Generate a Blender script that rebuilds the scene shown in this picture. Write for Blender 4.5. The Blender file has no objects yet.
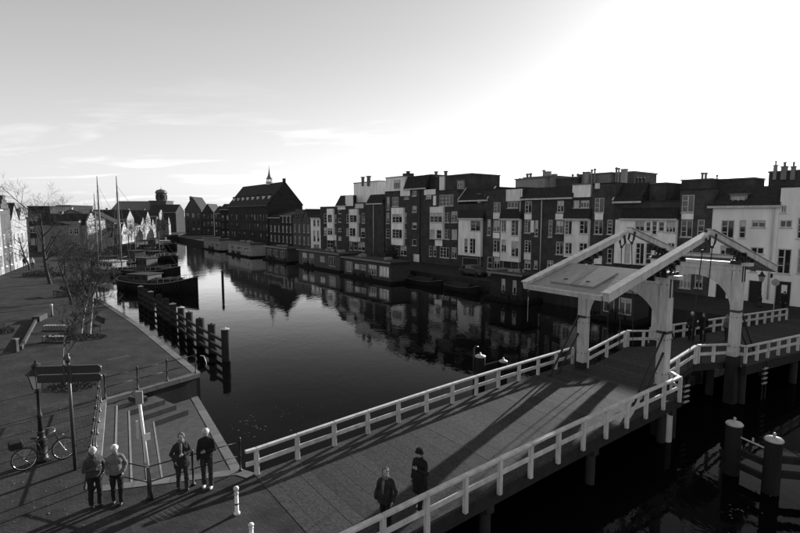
import bpy, bmesh, math, random
from mathutils import Vector as V, Matrix
random.seed(7)
sc = bpy.context.scene
COL = sc.collection
rad = math.radians

# ------------------------------------------------------------------ camera, sky, sun, exposure
F = 500.0; CZ = 9.5; PITCH = math.atan(51.5 / F)
cd = bpy.data.cameras.new('camera'); cam = bpy.data.objects.new('camera', cd); COL.objects.link(cam)
cd.sensor_width = 36.0; cd.lens = F * 36.0 / 800.0; cd.clip_end = 4000.0; cd.clip_start = 0.1
cam.location = (0, 0, CZ); cam.rotation_euler = (math.pi / 2 - PITCH, 0, 0)
sc.camera = cam

SUN_AZ = rad(39.5); SUN_EL = rad(15.8)
AIR, DUST, GAM, STR = 1.0, 1.0, 0.52, 0.15
w = bpy.data.worlds.new('World'); sc.world = w; w.use_nodes = True
nt = w.node_tree; nt.nodes.clear()
def wn(t, **k):
    n = nt.nodes.new(t)
    for a, b in k.items(): setattr(n, a, b)
    return n
sky = wn('ShaderNodeTexSky', sky_type='NISHITA', sun_disc=False, sun_elevation=SUN_EL, sun_rotation=SUN_AZ)
sky.air_density = AIR; sky.dust_density = DUST; sky.ozone_density = 1.0
bw = wn('ShaderNodeRGBToBW'); nt.links.new(sky.outputs[0], bw.inputs[0])
tc = wn('ShaderNodeTexCoord'); sep = wn('ShaderNodeSeparateXYZ'); nt.links.new(tc.outputs['Generated'], sep.inputs[0])
def wm(op, a, b=None):
    n = wn('ShaderNodeMath', operation=op)
    for i, x in enumerate((a, b)):
        if x is None: continue
        if isinstance(x, (int, float)): n.inputs[i].default_value = x
        else: nt.links.new(x, n.inputs[i])
    return n.outputs[0]
zz = wm('ADD', wm('MAXIMUM', sep.outputs[2], 0.0), 0.12)
cmb = wn('ShaderNodeCombineXYZ')
nt.links.new(wm('DIVIDE', sep.outputs[0], zz), cmb.inputs[0]); nt.links.new(wm('MULTIPLY', wm('DIVIDE', sep.outputs[1], zz), 2.4), cmb.inputs[1])
no = wn('ShaderNodeTexNoise'); no.inputs['Scale'].default_value = 0.8; no.inputs['Detail'].default_value = 7; no.inputs['Roughness'].default_value = 0.55; no.inputs['Distortion'].default_value = 0.5
nt.links.new(cmb.outputs[0], no.inputs['Vector'])
rp = wn('ShaderNodeValToRGB'); rp.color_ramp.elements[0].position = 0.53; rp.color_ramp.elements[1].position = 0.78
nt.links.new(no.outputs[0], rp.inputs[0])
fall = wn('ShaderNodeMapRange'); fall.inputs['From Min'].default_value = 0.10; fall.inputs['From Max'].default_value = 0.27; fall.inputs['To Min'].default_value = 1.0; fall.inputs['To Max'].default_value = 0.08; nt.links.new(sep.outputs[2], fall.inputs[0])
gain = wm('ADD', wm('MULTIPLY', wm('MULTIPLY', rp.outputs[0], fall.outputs[0]), 0.42), 1.0)
hz_ = wn('ShaderNodeMapRange', interpolation_type='SMOOTHSTEP'); hz_.inputs['From Min'].default_value = 0.0; hz_.inputs['From Max'].default_value = 0.45; hz_.inputs['To Min'].default_value = 1.30; hz_.inputs['To Max'].default_value = 1.0; nt.links.new(sep.outputs[2], hz_.inputs[0])   # pale haze towards the horizon
tot = wm("MULTIPLY", wm("MULTIPLY", wm("POWER", bw.outputs[0], GAM), gain), hz_.outputs[0])
bg = wn("ShaderNodeBackground"); bg.inputs[1].default_value = STR
nt.links.new(tot, bg.inputs[0])
wo = wn('ShaderNodeOutputWorld'); nt.links.new(bg.outputs[0], wo.inputs[0])

sl = bpy.data.lights.new('sun', 'SUN'); sl.energy = 5.0; sl.angle = rad(0.6); sl.color = (1, 1, 1)
sun = bpy.data.objects.new('sun', sl); COL.objects.link(sun); sun.location = (40, 40, 40)
sdir = V((math.sin(SUN_AZ) * math.cos(SUN_EL), math.cos(SUN_AZ) * math.cos(SUN_EL), math.sin(SUN_EL)))
sun.rotation_euler = sdir.to_track_quat('Z', 'Y').to_euler()
sc.view_settings.view_transform = 'Standard'; sc.view_settings.look = 'None'
sc.view_settings.exposure = 1.04; sc.view_settings.gamma = 1.0

# ------------------------------------------------------------------ pixel helpers (photo is 800 x 533)
fw = V((0, math.cos(PITCH), -math.sin(PITCH))); upv = V((0, math.sin(PITCH), math.cos(PITCH))); rt = V((1, 0, 0)); CAM = V((0, 0, CZ))
def ray(x, y): return rt * ((x - 400) / F) + fw - upv * ((y - 266.5) / F)
def at(x, y, z):
    d = ray(x, y); return CAM + d * ((z - CZ) / d.z)
def aty(x, y, Y):
    d = ray(x, y); return CAM + d * (Y / d.y)
def zat(y, P):
    d = ray(400, y); return CZ + d.z * (P[1] / d.y)

# ------------------------------------------------------------------ materials (a black and white place: greys only)
MATS = {}
def mat(name, val, rough=0.8, var=0.25, scale=3.0, bump=0.0, bscale=None, metal=0.0, spec=0.5, brick=None, rnd=0.0, streak=False):
    m = bpy.data.materials.new(name); m.use_nodes = True; t = m.node_tree; b = t.nodes['Principled BSDF']
    L = t.links.new
    b.inputs['Roughness'].default_value = rough; b.inputs['Metallic'].default_value = metal
    b.inputs['Specular IOR Level'].default_value = spec if rough < .5 else spec * (.5 if rough < .75 else .2)
    co = t.nodes.new('ShaderNodeTexCoord'); geo = t.nodes.new('ShaderNodeNewGeometry')
    n = t.nodes.new('ShaderNodeTexNoise'); n.inputs['Scale'].default_value = scale; n.inputs['Detail'].default_value = 6; n.inputs['Roughness'].default_value = 0.65
    if streak:
        mp = t.nodes.new('ShaderNodeMapping'); mp.inputs['Scale'].default_value = (1, 1, 0.25); L(geo.outputs['Position'], mp.inputs[0]); L(mp.outputs[0], n.inputs['Vector'])
    else: L(geo.outputs['Position'], n.inputs['Vector'])
    mr = t.nodes.new('ShaderNodeMapRange'); mr.inputs['From Min'].default_value = 0.25; mr.inputs['From Max'].default_value = 0.75
    mr.inputs['To Min'].default_value = val * (1 - var); mr.inputs['To Max'].default_value = val * (1 + var)
    L(n.outputs[0], mr.inputs[0]); out = mr.outputs[0]
    if rnd:
        oi = t.nodes.new('ShaderNodeObjectInfo'); r2 = t.nodes.new('ShaderNodeMapRange')
        r2.inputs['To Min'].default_value = 1 - rnd; r2.inputs['To Max'].default_value = 1 + rnd
        L(oi.outputs['Random'], r2.inputs[0]); mu = t.nodes.new('ShaderNodeMath'); mu.operation = 'MULTIPLY'
        L(out, mu.inputs[0]); L(r2.outputs[0], mu.inputs[1]); out = mu.outputs[0]
    h = None
    if brick:
        bt = t.nodes.new('ShaderNodeTexBrick'); bt.inputs['Scale'].default_value = brick[0]
        bt.inputs['Brick Width'].default_value = brick[1]; bt.inputs['Row Height'].default_value = brick[2]; bt.inputs['Mortar Size'].default_value = brick[3]
        bt.inputs['Color1'].default_value = (1, 1, 1, 1); bt.inputs['Color2'].default_value = (brick[4],) * 3 + (1,); bt.inputs['Mortar'].default_value = (brick[5],) * 3 + (1,)
        if brick[6] == 'wall':      # use a frame turned with the wall
            mp = t.nodes.new('ShaderNodeMapping'); mp.inputs['Rotation'].default_value = (rad(90), 0, 0)
            L(co.outputs['Object'], mp.inputs[0]); sx = t.nodes.new('ShaderNodeSeparateXYZ'); L(co.outputs['Object'], sx.inputs[0])
            ad = t.nodes.new('ShaderNodeMath'); ad.operation = 'SUBTRACT'; L(sx.outputs[0], ad.inputs[0]); L(sx.outputs[1], ad.inputs[1])
            cm = t.nodes.new('ShaderNodeCombineXYZ'); L(ad.outputs[0], cm.inputs[0]); L(sx.outputs[2], cm.inputs[1]); L(cm.outputs[0], bt.inputs['Vector'])
        else:
            mp = t.nodes.new('ShaderNodeMapping'); mp.inputs['Rotation'].default_value = (0, 0, brick[6]); L(geo.outputs['Position'], mp.inputs[0]); L(mp.outputs[0], bt.inputs['Vector'])
        mu = t.nodes.new('ShaderNodeMath'); mu.operation = 'MULTIPLY'; L(out, mu.inputs[0]); L(bt.outputs['Color'], mu.inputs[1]); out = mu.outputs[0]
        h = bt.outputs['Fac']
    L(out, b.inputs['Base Color'])
    if bump:
        n2 = t.nodes.new('ShaderNodeTexNoise'); n2.inputs['Scale'].default_value = bscale or scale * 6; n2.inputs['Detail'].default_value = 4
        L(geo.outputs['Position'], n2.inputs['Vector'])
        bp = t.nodes.new('ShaderNodeBump'); bp.inputs['Strength'].default_value = bump; bp.inputs['Distance'].default_value = 0.02
        src = n2.outputs[0]
        if h is not None:
            s = t.nodes.new('ShaderNodeMath'); s.operation = 'SUBTRACT'; L(n2.outputs[0], s.inputs[0]); L(h, s.inputs[1]); src = s.outputs[0]
        L(src, bp.inputs['Height']); L(bp.outputs[0], b.inputs['Normal'])
    MATS[name] = m; return m
mat('white_paint', 0.45, 0.6, 0.34, 3.5, 0.35, 30, streak=True)
mat('white_panel', 0.74, 0.65, 0.24, 1.6, 0.1, 12, rnd=0.12, streak=True)
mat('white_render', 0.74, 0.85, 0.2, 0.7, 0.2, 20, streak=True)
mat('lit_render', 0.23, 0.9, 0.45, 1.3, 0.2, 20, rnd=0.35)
mat('brick_dark', 0.052, 0.9, 0.45, 0.9, 0.3, 30, brick=(1.0, 0.22, 0.075, 0.01, 0.7, 1.5, 'wall'), rnd=0.12)
mat('brick_mid', 0.075, 0.9, 0.25, 1.0, 0.3, 30, brick=(1.0, 0.22, 0.075, 0.01, 0.7, 1.4, 'wall'), rnd=0.2)
mat('brick_old', 0.035, 0.9, 0.3, 0.8, 0.3, 30, brick=(1.0, 0.22, 0.075, 0.01, 0.7, 1.4, 'wall'), rnd=0.25)
mat('roof_tile', 0.035, 0.75, 0.3, 2.0, 0.5, 14, brick=(1.0, 0.3, 0.22, 0.025, 0.75, 0.5, 'wall'), rnd=0.15)
mat('roof_dark', 0.03, 0.8, 0.3, 1.0, 0.2, 10, rnd=0.2)
mat('grey_clad', 0.22, 0.7, 0.2, 1.0, 0.1, 8, rnd=0.25)
mat('lead', 0.12, 0.6, 0.2, 3.0)
mat('iron', 0.018, 0.5, 0.3, 6.0, 0.15, 40)
mat('iron_worn', 0.03, 0.45, 0.4, 8.0, 0.2, 40)
mat('galvanised', 0.45, 0.5, 0.2, 8.0, metal=0.3)
mat('timber_dark', 0.028, 0.85, 0.4, 2.0, 0.6, 18, streak=True)
mat('timber_wet', 0.016, 0.85, 0.4, 2.0, 0.6, 18, streak=True)
mat('cap_metal', 0.36, 0.45, 0.25, 6.0)
mat('deck_grit', 0.046, 0.9, 0.55, 11.0, 1.0, 45, rnd=0.16)
mat('boards_white', 0.24, 0.6, 0.2, 3.0, 0.3, 30, rnd=0.08)
mat('fascia', 0.025, 0.8, 0.3, 3.0, 0.2, 20)
mat('concrete', 0.055, 0.9, 0.25, 2.0, 0.3, 30, rnd=0.1)
mat('stone_edge', 0.12, 0.85, 0.25, 3.0, 0.3, 30, rnd=0.15)
mat('nosing_stone', 0.2, 0.85, 0.25, 4.0, 0.3, 30)
mat('step_stone', 0.062, 0.9, 0.3, 3.5, 0.4, 40)
mat('quay_wall', 0.03, 0.9, 0.35, 1.5, 0.4, 20, streak=True)
mat('paving', 0.04, 0.9, 0.55, 0.8, 0.5, 40, brick=(1.0, 0.21, 0.07, 0.009, 0.72, 0.5, rad(20)))
mat('paving_light', 0.15, 0.9, 0.25, 0.8, 0.4, 40, brick=(1.0, 0.3, 0.3, 0.015, 0.8, 0.6, rad(38)))
mat('street', 0.03, 0.9, 0.25, 0.7, 0.3, 30)
mat('soil', 0.025, 1.0, 0.5, 6.0, 0.8, 30)
mat('bark', 0.2, 0.9, 0.45, 9.0, 0.6, 50)
mat('bark_dark', 0.045, 0.9, 0.4, 9.0, 0.5, 50)
mat('leaf_dark', 0.05, 0.7, 0.5, 4.0, rnd=0.2)
mat('leaf_bits', 0.12, 0.8, 0.4, 10.0)
mat('skin', 0.26, 0.55, 0.08, 12)
mat('hair_white', 0.5, 0.7, 0.2, 60, 0.4, 90); mat('hair_dark', 0.05, 0.6, 0.4, 60, 0.5, 90); mat('hair_mid', 0.09, 0.6, 0.4, 60, 0.5, 90)
mat('cloth_black', 0.015, 0.85, 0.4, 9, 0.7, 22); mat('cloth_dark', 0.022, 0.85, 0.4, 9, 0.7, 22); mat('cloth_grey', 0.11, 0.85, 0.3, 9, 0.7, 22)
mat('cloth_mid', 0.042, 0.85, 0.4, 9, 0.7, 22); mat('cloth_light', 0.5, 0.85, 0.2, 9, 0.6, 22); mat('denim', 0.03, 0.9, 0.4, 14, 0.6, 24)
mat('leather', 0.02, 0.5, 0.3, 12); mat('shoe_light', 0.6, 0.6, 0.2, 14)
mat('rubber', 0.02, 0.8, 0.2, 10); mat('chrome', 0.6, 0.25, 0.1, 10, metal=1.0); mat('bike_paint', 0.03, 0.35, 0.2, 10)
mat('hull_black', 0.009, 0.8, 0.4, 1.5, 0.2, 8); mat('hull_grey', 0.13, 0.5, 0.3, 1.5); mat('boat_white', 0.4, 0.6, 0.15, 1.5); mat('boat_deck', 0.04, 0.8, 0.3, 3.0)
mat('boat_cabin', 0.055, 0.7, 0.3, 2.0, rnd=0.2); mat('mast_wood', 0.14, 0.6, 0.3, 4.0); mat('rope', 0.15, 0.9, 0.2, 10)
mat('sign_dark', 0.02, 0.4, 0.2, 5.0); mat('sign_light', 0.6, 0.45, 0.1, 5.0); mat('curtain', 0.5, 0.9, 0.2, 4.0, rnd=0.5)
# glass seen from outside: dark room behind a glossy sheet
def glass(name, lo, hi):
    m = bpy.data.materials.new(name); m.use_nodes = True; t = m.node_tree; b = t.nodes['Principled BSDF']
    oi = t.nodes.new('ShaderNodeObjectInfo'); geo = t.nodes.new('ShaderNodeNewGeometry')
    n = t.nodes.new('ShaderNodeTexNoise'); n.inputs['Scale'].default_value = 0.9; t.links.new(geo.outputs['Position'], n.inputs['Vector'])
    a = t.nodes.new('ShaderNodeMath'); a.operation = 'MULTIPLY'; t.links.new(oi.outputs['Random'], a.inputs[0]); t.links.new(n.outputs[0], a.inputs[1])
    r = t.nodes.new('ShaderNodeMapRange'); r.inputs['From Min'].default_value = 0.1; r.inputs['From Max'].default_value = 0.6
    r.inputs['To Min'].default_value = lo; r.inputs['To Max'].default_value = hi
    t.links.new(a.outputs[0], r.inputs[0]); t.links.new(r.outputs[0], b.inputs['Base Color'])
    b.inputs['Roughness'].default_value = 0.04; b.inputs['IOR'].default_value = 1.6
    bp = t.nodes.new('ShaderNodeBump'); bp.inputs['Strength'].default_value = 0.04; n3 = t.nodes.new('ShaderNodeTexNoise'); n3.inputs['Scale'].default_value = 0.7
    t.links.new(geo.outputs['Position'], n3.inputs['Vector']); t.links.new(n3.outputs[0], bp.inputs['Height']); t.links.new(bp.outputs[0], b.inputs['Normal'])
    MATS[name] = m
glass('window_glass', 0.008, 0.05); glass('sky_reflection_glass', 0.25, 0.6); glass('lamp_glass', 0.3, 0.5)  # the second, paler glass has the sky's reflection put into its colour
# water
def water():
    m = bpy.data.materials.new('water'); m.use_nodes = True; t = m.node_tree; L = t.links.new
    t.nodes.remove(t.nodes['Principled BSDF']); out = t.nodes['Material Output']
    df = t.nodes.new('ShaderNodeBsdfDiffuse'); df.inputs[0].default_value = (0.003, 0.003, 0.003, 1)
    gl = t.nodes.new('ShaderNodeBsdfGlossy'); gl.inputs['Roughness'].default_value = 0.03; gl.inputs[0].default_value = (1, 1, 1, 1)
    fr = t.nodes.new('ShaderNodeFresnel'); fr.inputs[0].default_value = 1.33
    pw = t.nodes.new('ShaderNodeMath'); pw.operation = 'POWER'; pw.inputs[1].default_value = 3.0; L(fr.outputs[0], pw.inputs[0])
    sm = t.nodes.new('ShaderNodeMath'); sm.operation = 'MULTIPLY_ADD'; sm.inputs[1].default_value = 10.0; sm.inputs[2].default_value = 0.012; L(pw.outputs[0], sm.inputs[0])
    mi = t.nodes.new('ShaderNodeMath'); mi.operation = 'MINIMUM'; mi.inputs[1].default_value = 0.9; L(sm.outputs[0], mi.inputs[0])
    mx = t.nodes.new('ShaderNodeMixShader'); L(mi.outputs[0], mx.inputs[0]); L(df.outputs[0], mx.inputs[1]); L(gl.outputs[0], mx.inputs[2]); L(mx.outputs[0], out.inputs[0])
    geo = t.nodes.new('ShaderNodeNewGeometry'); mp = t.nodes.new('ShaderNodeMapping'); mp.inputs['Rotation'].default_value = (0, 0, rad(40)); mp.inputs['Scale'].default_value = (1, 0.45, 1)
    L(geo.outputs['Position'], mp.inputs[0])
    a = t.nodes.new('ShaderNodeTexNoise'); a.inputs['Scale'].default_value = 2.6; a.inputs['Detail'].default_value = 3; a.inputs['Roughness'].default_value = 0.5; a.inputs['Distortion'].default_value = 0.6
    c = t.nodes.new('ShaderNodeTexNoise'); c.inputs['Scale'].default_value = 0.35; c.inputs['Detail'].default_value = 2
    L(mp.outputs[0], a.inputs['Vector']); L(geo.outputs['Position'], c.inputs['Vector'])
    # calm and ruffled patches
    pr = t.nodes.new('ShaderNodeTexNoise'); pr.inputs['Scale'].default_value = 0.07; L(geo.outputs['Position'], pr.inputs['Vector'])
    mr = t.nodes.new('ShaderNodeMapRange'); mr.inputs['From Min'].default_value = 0.35; mr.inputs['From Max'].default_value = 0.7; mr.inputs['To Min'].default_value = 0.3; mr.inputs['To Max'].default_value = 1.0
    L(pr.outputs[0], mr.inputs[0])
    mu = t.nodes.new('ShaderNodeMath'); mu.operation = 'MULTIPLY'; L(a.outputs[0], mu.inputs[0]); L(mr.outputs[0], mu.inputs[1])
    s = t.nodes.new('ShaderNodeMath'); s.operation = 'ADD'; L(mu.outputs[0], s.inputs[0]); L(c.outputs[0], s.inputs[1])
    bp = t.nodes.new('ShaderNodeBump'); bp.inputs['Strength'].default_value = 0.2; bp.inputs['Distance'].default_value = 0.05
    L(s.outputs[0], bp.inputs['Height']); L(bp.outputs[0], gl.inputs['Normal']); L(bp.outputs[0], fr.inputs['Normal'])
    MATS['water'] = m
water()

# ------------------------------------------------------------------ mesh helpers
ORG = {}
class MB:
    def __init__(s): s.v = []; s.f = []
    def add(s, vs, fs):
        k = len(s.v); s.v += [V(p) for p in vs]; s.f += [tuple(i + k for i in f) for f in fs]; return s
    def box(s, a, b):
        x0, y0, z0 = a; x1, y1, z1 = b
        return s.add([(x0,y0,z0),(x1,y0,z0),(x1,y1,z0),(x0,y1,z0),(x0,y0,z1),(x1,y0,z1),(x1,y1,z1),(x0,y1,z1)],
              [(0,3,2,1),(4,5,6,7),(0,1,5,4),(1,2,6,5),(2,3,7,6),(3,0,4,7)])
    def fbox(s, o, e, n, up, u0, u1, d0, d1, z0, z1):      # box in the frame o + u e + d n + z up
        o, e, n, up = V(o), V(e), V(n), V(up); P = lambda u, d, z: o + e * u + n * d + up * z
        return s.add([P(u0,d0,z0),P(u1,d0,z0),P(u1,d1,z0),P(u0,d1,z0),P(u0,d0,z1),P(u1,d0,z1),P(u1,d1,z1),P(u0,d1,z1)],
              [(0,3,2,1),(4,5,6,7),(0,1,5,4),(1,2,6,5),(2,3,7,6),(3,0,4,7)])
    def bar(s, a, b, wd, ht, up=(0, 0, 1)):                 # rectangular bar from a to b, centred
        a, b = V(a), V(b); d = (b - a); L = d.length; d.normalize(); sd = d.cross(V(up)); sd.normalize(); u = sd.cross(d)
        return s.fbox(a, d, sd, u, 0, L, -wd / 2, wd / 2, -ht / 2, ht / 2)
    def prism(s, pts, off):                                 # polygon swept by the vector off
        n = len(pts); off = V(off); p = [V(q) for q in pts]
        return s.add(p + [q + off for q in p], [tuple(range(n))[::-1], tuple(range(n, 2 * n))] + [(i, (i + 1) % n, (i + 1) % n + n, i + n) for i in range(n)])
    def tube(s, pts, r, n=8, cap=True):
        pts = [V(p) for p in pts]; rs = r if isinstance(r, (list, tuple)) else [r] * len(pts); k = len(s.v); m = len(pts)
        pu = None
        for i, p in enumerate(pts):
            d = (pts[min(i + 1, m - 1)] - pts[max(i - 1, 0)]); d.normalize()
            if pu is None: pu = V((0, 0, 1)) if abs(d.z) < 0.9 else V((1, 0, 0))
            sx = d.cross(pu)
            if sx.length < 1e-5: sx = d.orthogonal()
            sx.normalize(); u = sx.cross(d); pu = u
            for j in range(n):
                a = 2 * math.pi * j / n; s.v.append(p + (sx * math.cos(a) + u * math.sin(a)) * rs[i])
        for i in range(m - 1):
            for j in range(n):
                a = k + i * n + j; b = k + i * n + (j + 1) % n; s.f.append((a, b, b + n, a + n))
        if cap: s.f.append(tuple(k + j for j in range(n))[::-1]); s.f.append(tuple(k + (m - 1) * n + j for j in range(n)))
        return s
    def lathe(s, prof, n=12, o=(0, 0, 0), sx=1.0, sy=1.0):     # prof: (radius, z)
        o = V(o); k = len(s.v)
        for r, z in prof:
            for j in range(n):
                a = 2 * math.pi * j / n; s.v.append(o + V((r * math.cos(a) * sx, r * math.sin(a) * sy, z)))
        for i in range(len(prof) - 1):
            for j in range(n):
                a = k + i * n + j; b = k + i * n + (j + 1) % n; s.f.append((a, b, b + n, a + n))
        s.f.append(tuple(k + j for j in range(n))[::-1]); s.f.append(tuple(k + (len(prof) - 1) * n + j for j in range(n)))
        return s
    def ell(s, c, r, n=12, m=8, rot=None):
        c = V(c); k = len(s.v); R = rot or Matrix.Identity(3)
        for i in range(m + 1):
            t = math.pi * i / m; t = min(max(t, 0.02), math.pi - 0.02)
            for j in range(n):
                a = 2 * math.pi * j / n
                s.v.append(c + R @ V((r[0] * math.sin(t) * math.cos(a), r[1] * math.sin(t) * math.sin(a), -r[2] * math.cos(t))))
        for i in range(m):
            for j in range(n):
                a = k + i * n + j; b = k + i * n + (j + 1) % n; s.f.append((a, b, b + n, a + n))
        s.f.append(tuple(k + j for j in range(n))[::-1]); s.f.append(tuple(k + m * n + j for j in range(n)))
        return s
    def caps(s, a, b, ra, rb, n=10): # capsule
        s.tube([a, b], [ra, rb], n); s.ell(a, (ra,) * 3, n, 6); s.ell(b, (rb,) * 3, n, 6); return s
    def mesh(s, name, m, o=V((0, 0, 0)), smooth=False):
        me = bpy.data.meshes.new(name); me.from_pydata([tuple(p - o) for p in s.v], [], s.f); me.validate(); 
        bm = bmesh.new(); bm.from_mesh(me); bmesh.ops.recalc_face_normals(bm, faces=bm.faces[:]); bm.to_mesh(me); bm.free()
        if smooth:
            for p in me.polygons: p.use_smooth = True
        me.materials.append(MATS[m]); return me
    def build(s, name, m, parent=None, smooth=False, o=None):
        if parent is not None: og = ORG[parent.name]
        else: og = V(o) if o is not None else V((0, 0, 0))
        ob = bpy.data.objects.new(name, s.mesh(name, m, og, smooth)); COL.objects.link(ob)
        if parent is not None: ob.parent = parent
        else: ob.location = og
        ORG[ob.name] = og; return ob
def tag(o, label, cat, group=None):
    o['label'] = label; o['category'] = cat
    if group: o['group'] = group
    return o
def thing(name, label, cat, loc=(0, 0, 0), group=None):
    o = bpy.data.objects.new(name, None); COL.objects.link(o); o.location = V(loc); ORG[o.name] = V(loc); o.empty_display_size = 0.3
    return tag(o, label, cat, group)
def struct(o): o['kind'] = 'structure'; return o
def inst(me, name, parent, loc, rotz=0.0, eul=None, scale=None):      # a piece sharing mesh data; loc in world
    ob = bpy.data.objects.new(name, me); COL.objects.link(ob); ob.parent = parent; og = ORG[parent.name] if parent else V((0, 0, 0))
    ob.location = V(loc) - og; ob.rotation_euler = eul if eul else (0, 0, rotz)
    if scale: ob.scale = scale
    ORG[ob.name] = og; return ob
def copy_tree(o, parent=None):
    c = o.copy(); COL.objects.link(c); c.parent = parent
    for ch in list(o.children): copy_tree(ch, c)
    return c
def bevel(ob, wd=0.01, seg=1):
    md = ob.modifiers.new('bevel', 'BEVEL'); md.width = wd; md.segments = seg; md.limit_method = 'ANGLE'; return ob
UP = V((0, 0, 1))
def lerp(a, b, t): return a + (b - a) * t
def xy(p, z): return V((p[0], p[1], z))
QZ = 1.4

#SECTION-STRUCTURE
def isec0(p, d, q, e):
    den = d.x * e.y - d.y * e.x; t = ((q.x - p.x) * e.y - (q.y - p.y) * e.x) / den; return p + d * t
# ------------------------------------------------------------------ water and ground
wm_ = MB(); wm_.add([(-1500, -200, 0), (1500, -200, 0), (1500, 2500, 0), (-1500, 2500, 0)], [(0, 1, 2, 3)])
struct(wm_.build('canal_water', 'water'))
TL, TR, BR, BL = at(105, 400, QZ), at(200, 373, QZ), at(240, 470, QZ), at(97, 487, QZ)
L0 = at(254, 474, QZ); L1 = at(570, 364, 1.93)
E1, E2, E3 = at(190, 365, QZ), at(140, 325, QZ), at(101, 300, QZ)
R0 = at(396, 548, 1.28); R1 = at(677, 401, 1.76)
rdir = (xy(R1, 0) - xy(R0, 0)).normalized()
RS = xy(R0, 0) - rdir * 6.0
QEND = at(258, 534, QZ)
ab = (QEND - L0); ab.z = 0; ab.normalize()
far_edge = V((-36, 53.5, 0))
RP0 = isec0(xy(L0, 0), V(((L1 - L0).y, -(L1 - L0).x, 0)).normalized(), xy(R1, 0), rdir)
ADV = V(((L1 - L0).x, (L1 - L0).y, 0)).normalized() * .25
qpts = [xy(p, QZ) for p in (L0, BR, BL, TL, TR, E1, E2, E3, far_edge, (-43, 66), (-52, 82), (-62, 104), (-67, 112), (-96, 222), (-300, 260), (-260, -60), (6, -60), RS - rdir * 3, RP0 + ADV, L0 + ADV)]
from mathutils.geometry import tessellate_polygon
def sheet(name, pts, m):
    me = bpy.data.meshes.new(name); me.from_pydata([tuple(p) for p in pts], [], [tuple(t) for t in tessellate_polygon([[V(p) for p in pts]])])
    for p in me.polygons:
        if p.normal.z < 0: p.flip()
    me.materials.append(MATS[m]); o = bpy.data.objects.new(name, me); COL.objects.link(o); ORG[o.name] = V((0, 0, 0)); return struct(o)
quay = sheet('quay_pavement', qpts, 'paving')
# quay retaining walls (below the pavement)
wl = MB()
def wallstrip(a, b, z0, z1, t=0.5, side=1):
    a, b = xy(a, 0), xy(b, 0); d = (b - a).normalized(); n = V((d.y, -d.x, 0)) * side
    wl.fbox(a, d, n, UP, 0, (b - a).length, 0.02, t, z0, z1)
for a, b in ((TR, E1), (E1, E2), (E2, E3), (E3, far_edge), (far_edge, V((-43, 66, 0))), (V((-43, 66, 0)), V((-52, 82, 0))), (V((-52, 82, 0)), V((-62, 104, 0))), (V((-62, 104, 0)), V((-67, 112, 0))), (V((-67, 112, 0)), V((-96, 222, 0)))): wallstrip(a, b, -1.5, QZ - 0.006, 0.5, -1)
wallstrip(L0 + ADV, RP0 + ADV, -1.5, QZ - 0.006, 0.5, 1); wallstrip(RP0 + ADV, RS - rdir * 3, -1.5, QZ - 0.006, 0.5, 1)
wallstrip(TL, TR, -1.5, QZ - 0.006, 0.4, -1); wallstrip(BL, TL, -1.5, QZ - 0.006, 0.4, -1); wallstrip(BR, BL, -1.5, QZ - 0.006, 0.4, -1); wallstrip(L0, BR, -1.5, QZ - 0.006, 0.4, -1)
struct(wl.build('quay_wall', 'quay_wall'))
# coping stones along the edges: pieces of the quay
def coping(a, b, wd, z, n_side, step=1.1, m='stone_edge', par=quay):
    a, b = xy(a, 0), xy(b, 0); d = (b - a).normalized(); L = (b - a).length; k = max(1, round(L / step)); n = V((d.y, -d.x, 0)) * n_side
    for i in range(k):
        q = MB(); q.fbox(a, d, n, UP, L * i / k + 0.008, L * (i + 1) / k - 0.008, -0.05, wd, z - 0.2, z + 0.012 + random.uniform(0, 0.006)); q.build('coping_stone', m, par)
for a, b in ((E1, TR), (E2, E1), (E3, E2)): coping(a, b, 0.32, QZ, 1)
coping(TL, TR, 0.3, QZ, -1); coping(TL, BL, 0.3, QZ, 1); coping(BL, BR, 0.3, QZ, 1); coping(BR, L0, 0.3, QZ, 1, 0.6)

# stairs down to the water: treads wrap round the corner, landing beside the water
st = thing('canal_steps', 'L-shaped stone steps leading down to a landing at the water', 'steps', xy(TL, 0))
tdir = (TR - TL).normalized(); ldir = (BL - TL).normalized(); fdir = (BR - BL).normalized()
def isec(p, d, q, e):
    den = d.x * e.y - d.y * e.x; t = ((q.x - p.x) * e.y - (q.y - p.y) * e.x) / den; return p + d * t
LZ = 0.22; NS = 5; rise = (QZ - LZ) / NS
landA = at(206, 412, LZ); landB = at(238, 466, LZ)
wdir = (landB - landA).normalized()
mn = V((tdir.y, -tdir.x, 0)); ln = V((-ldir.y, ldir.x, 0))
rends = [at(154, 399, QZ - rise * 1), at(172, 402.5, QZ - rise * 2), at(184, 408, QZ - rise * 3), at(196, 413, QZ - rise * 4)]
fline = BL
# landing slab: whole area
c_in = TL
pf = isec(BR, fdir, landA, wdir)
w_up = isec(TL, tdir, landA, wdir)
MB().prism([xy(p, -1.2) for p in (TL, w_up, pf, BL)], (0, 0, 1.2 + LZ)).build('landing', 'step_stone', st)
for k in range(1, NS):
    z = QZ - rise * k; wdk = 0.46
    # L-shaped slab whose inner edges lie k*wdk in from the walls
    pc = isec(TL + mn * wdk * k, tdir, TL + ln * wdk * k, ldir)
    pb = isec(pc, ldir, BL, fdir)
    rr = rends[k - 1]; al = (rr - TL).dot(tdir)
    pr = pc + tdir * (al - (pc - TL).dot(tdir)); pt = TL + tdir * al
    poly = [TL, pt, pr, pc, pb, BL]
    q = MB(); q.prism([xy(p, LZ - 0.3 + 0.002 * k) for p in poly], (0, 0, z - LZ + 0.3)); q.build('step', 'step_stone', st)
    e = MB(); e.fbox(xy(pc, z), ldir, -ln, UP, 0.0, (pb - pc).length, -0.012, 0.05, -0.06, 0.016); e.build('step_nosing', 'nosing_stone', st)
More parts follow.
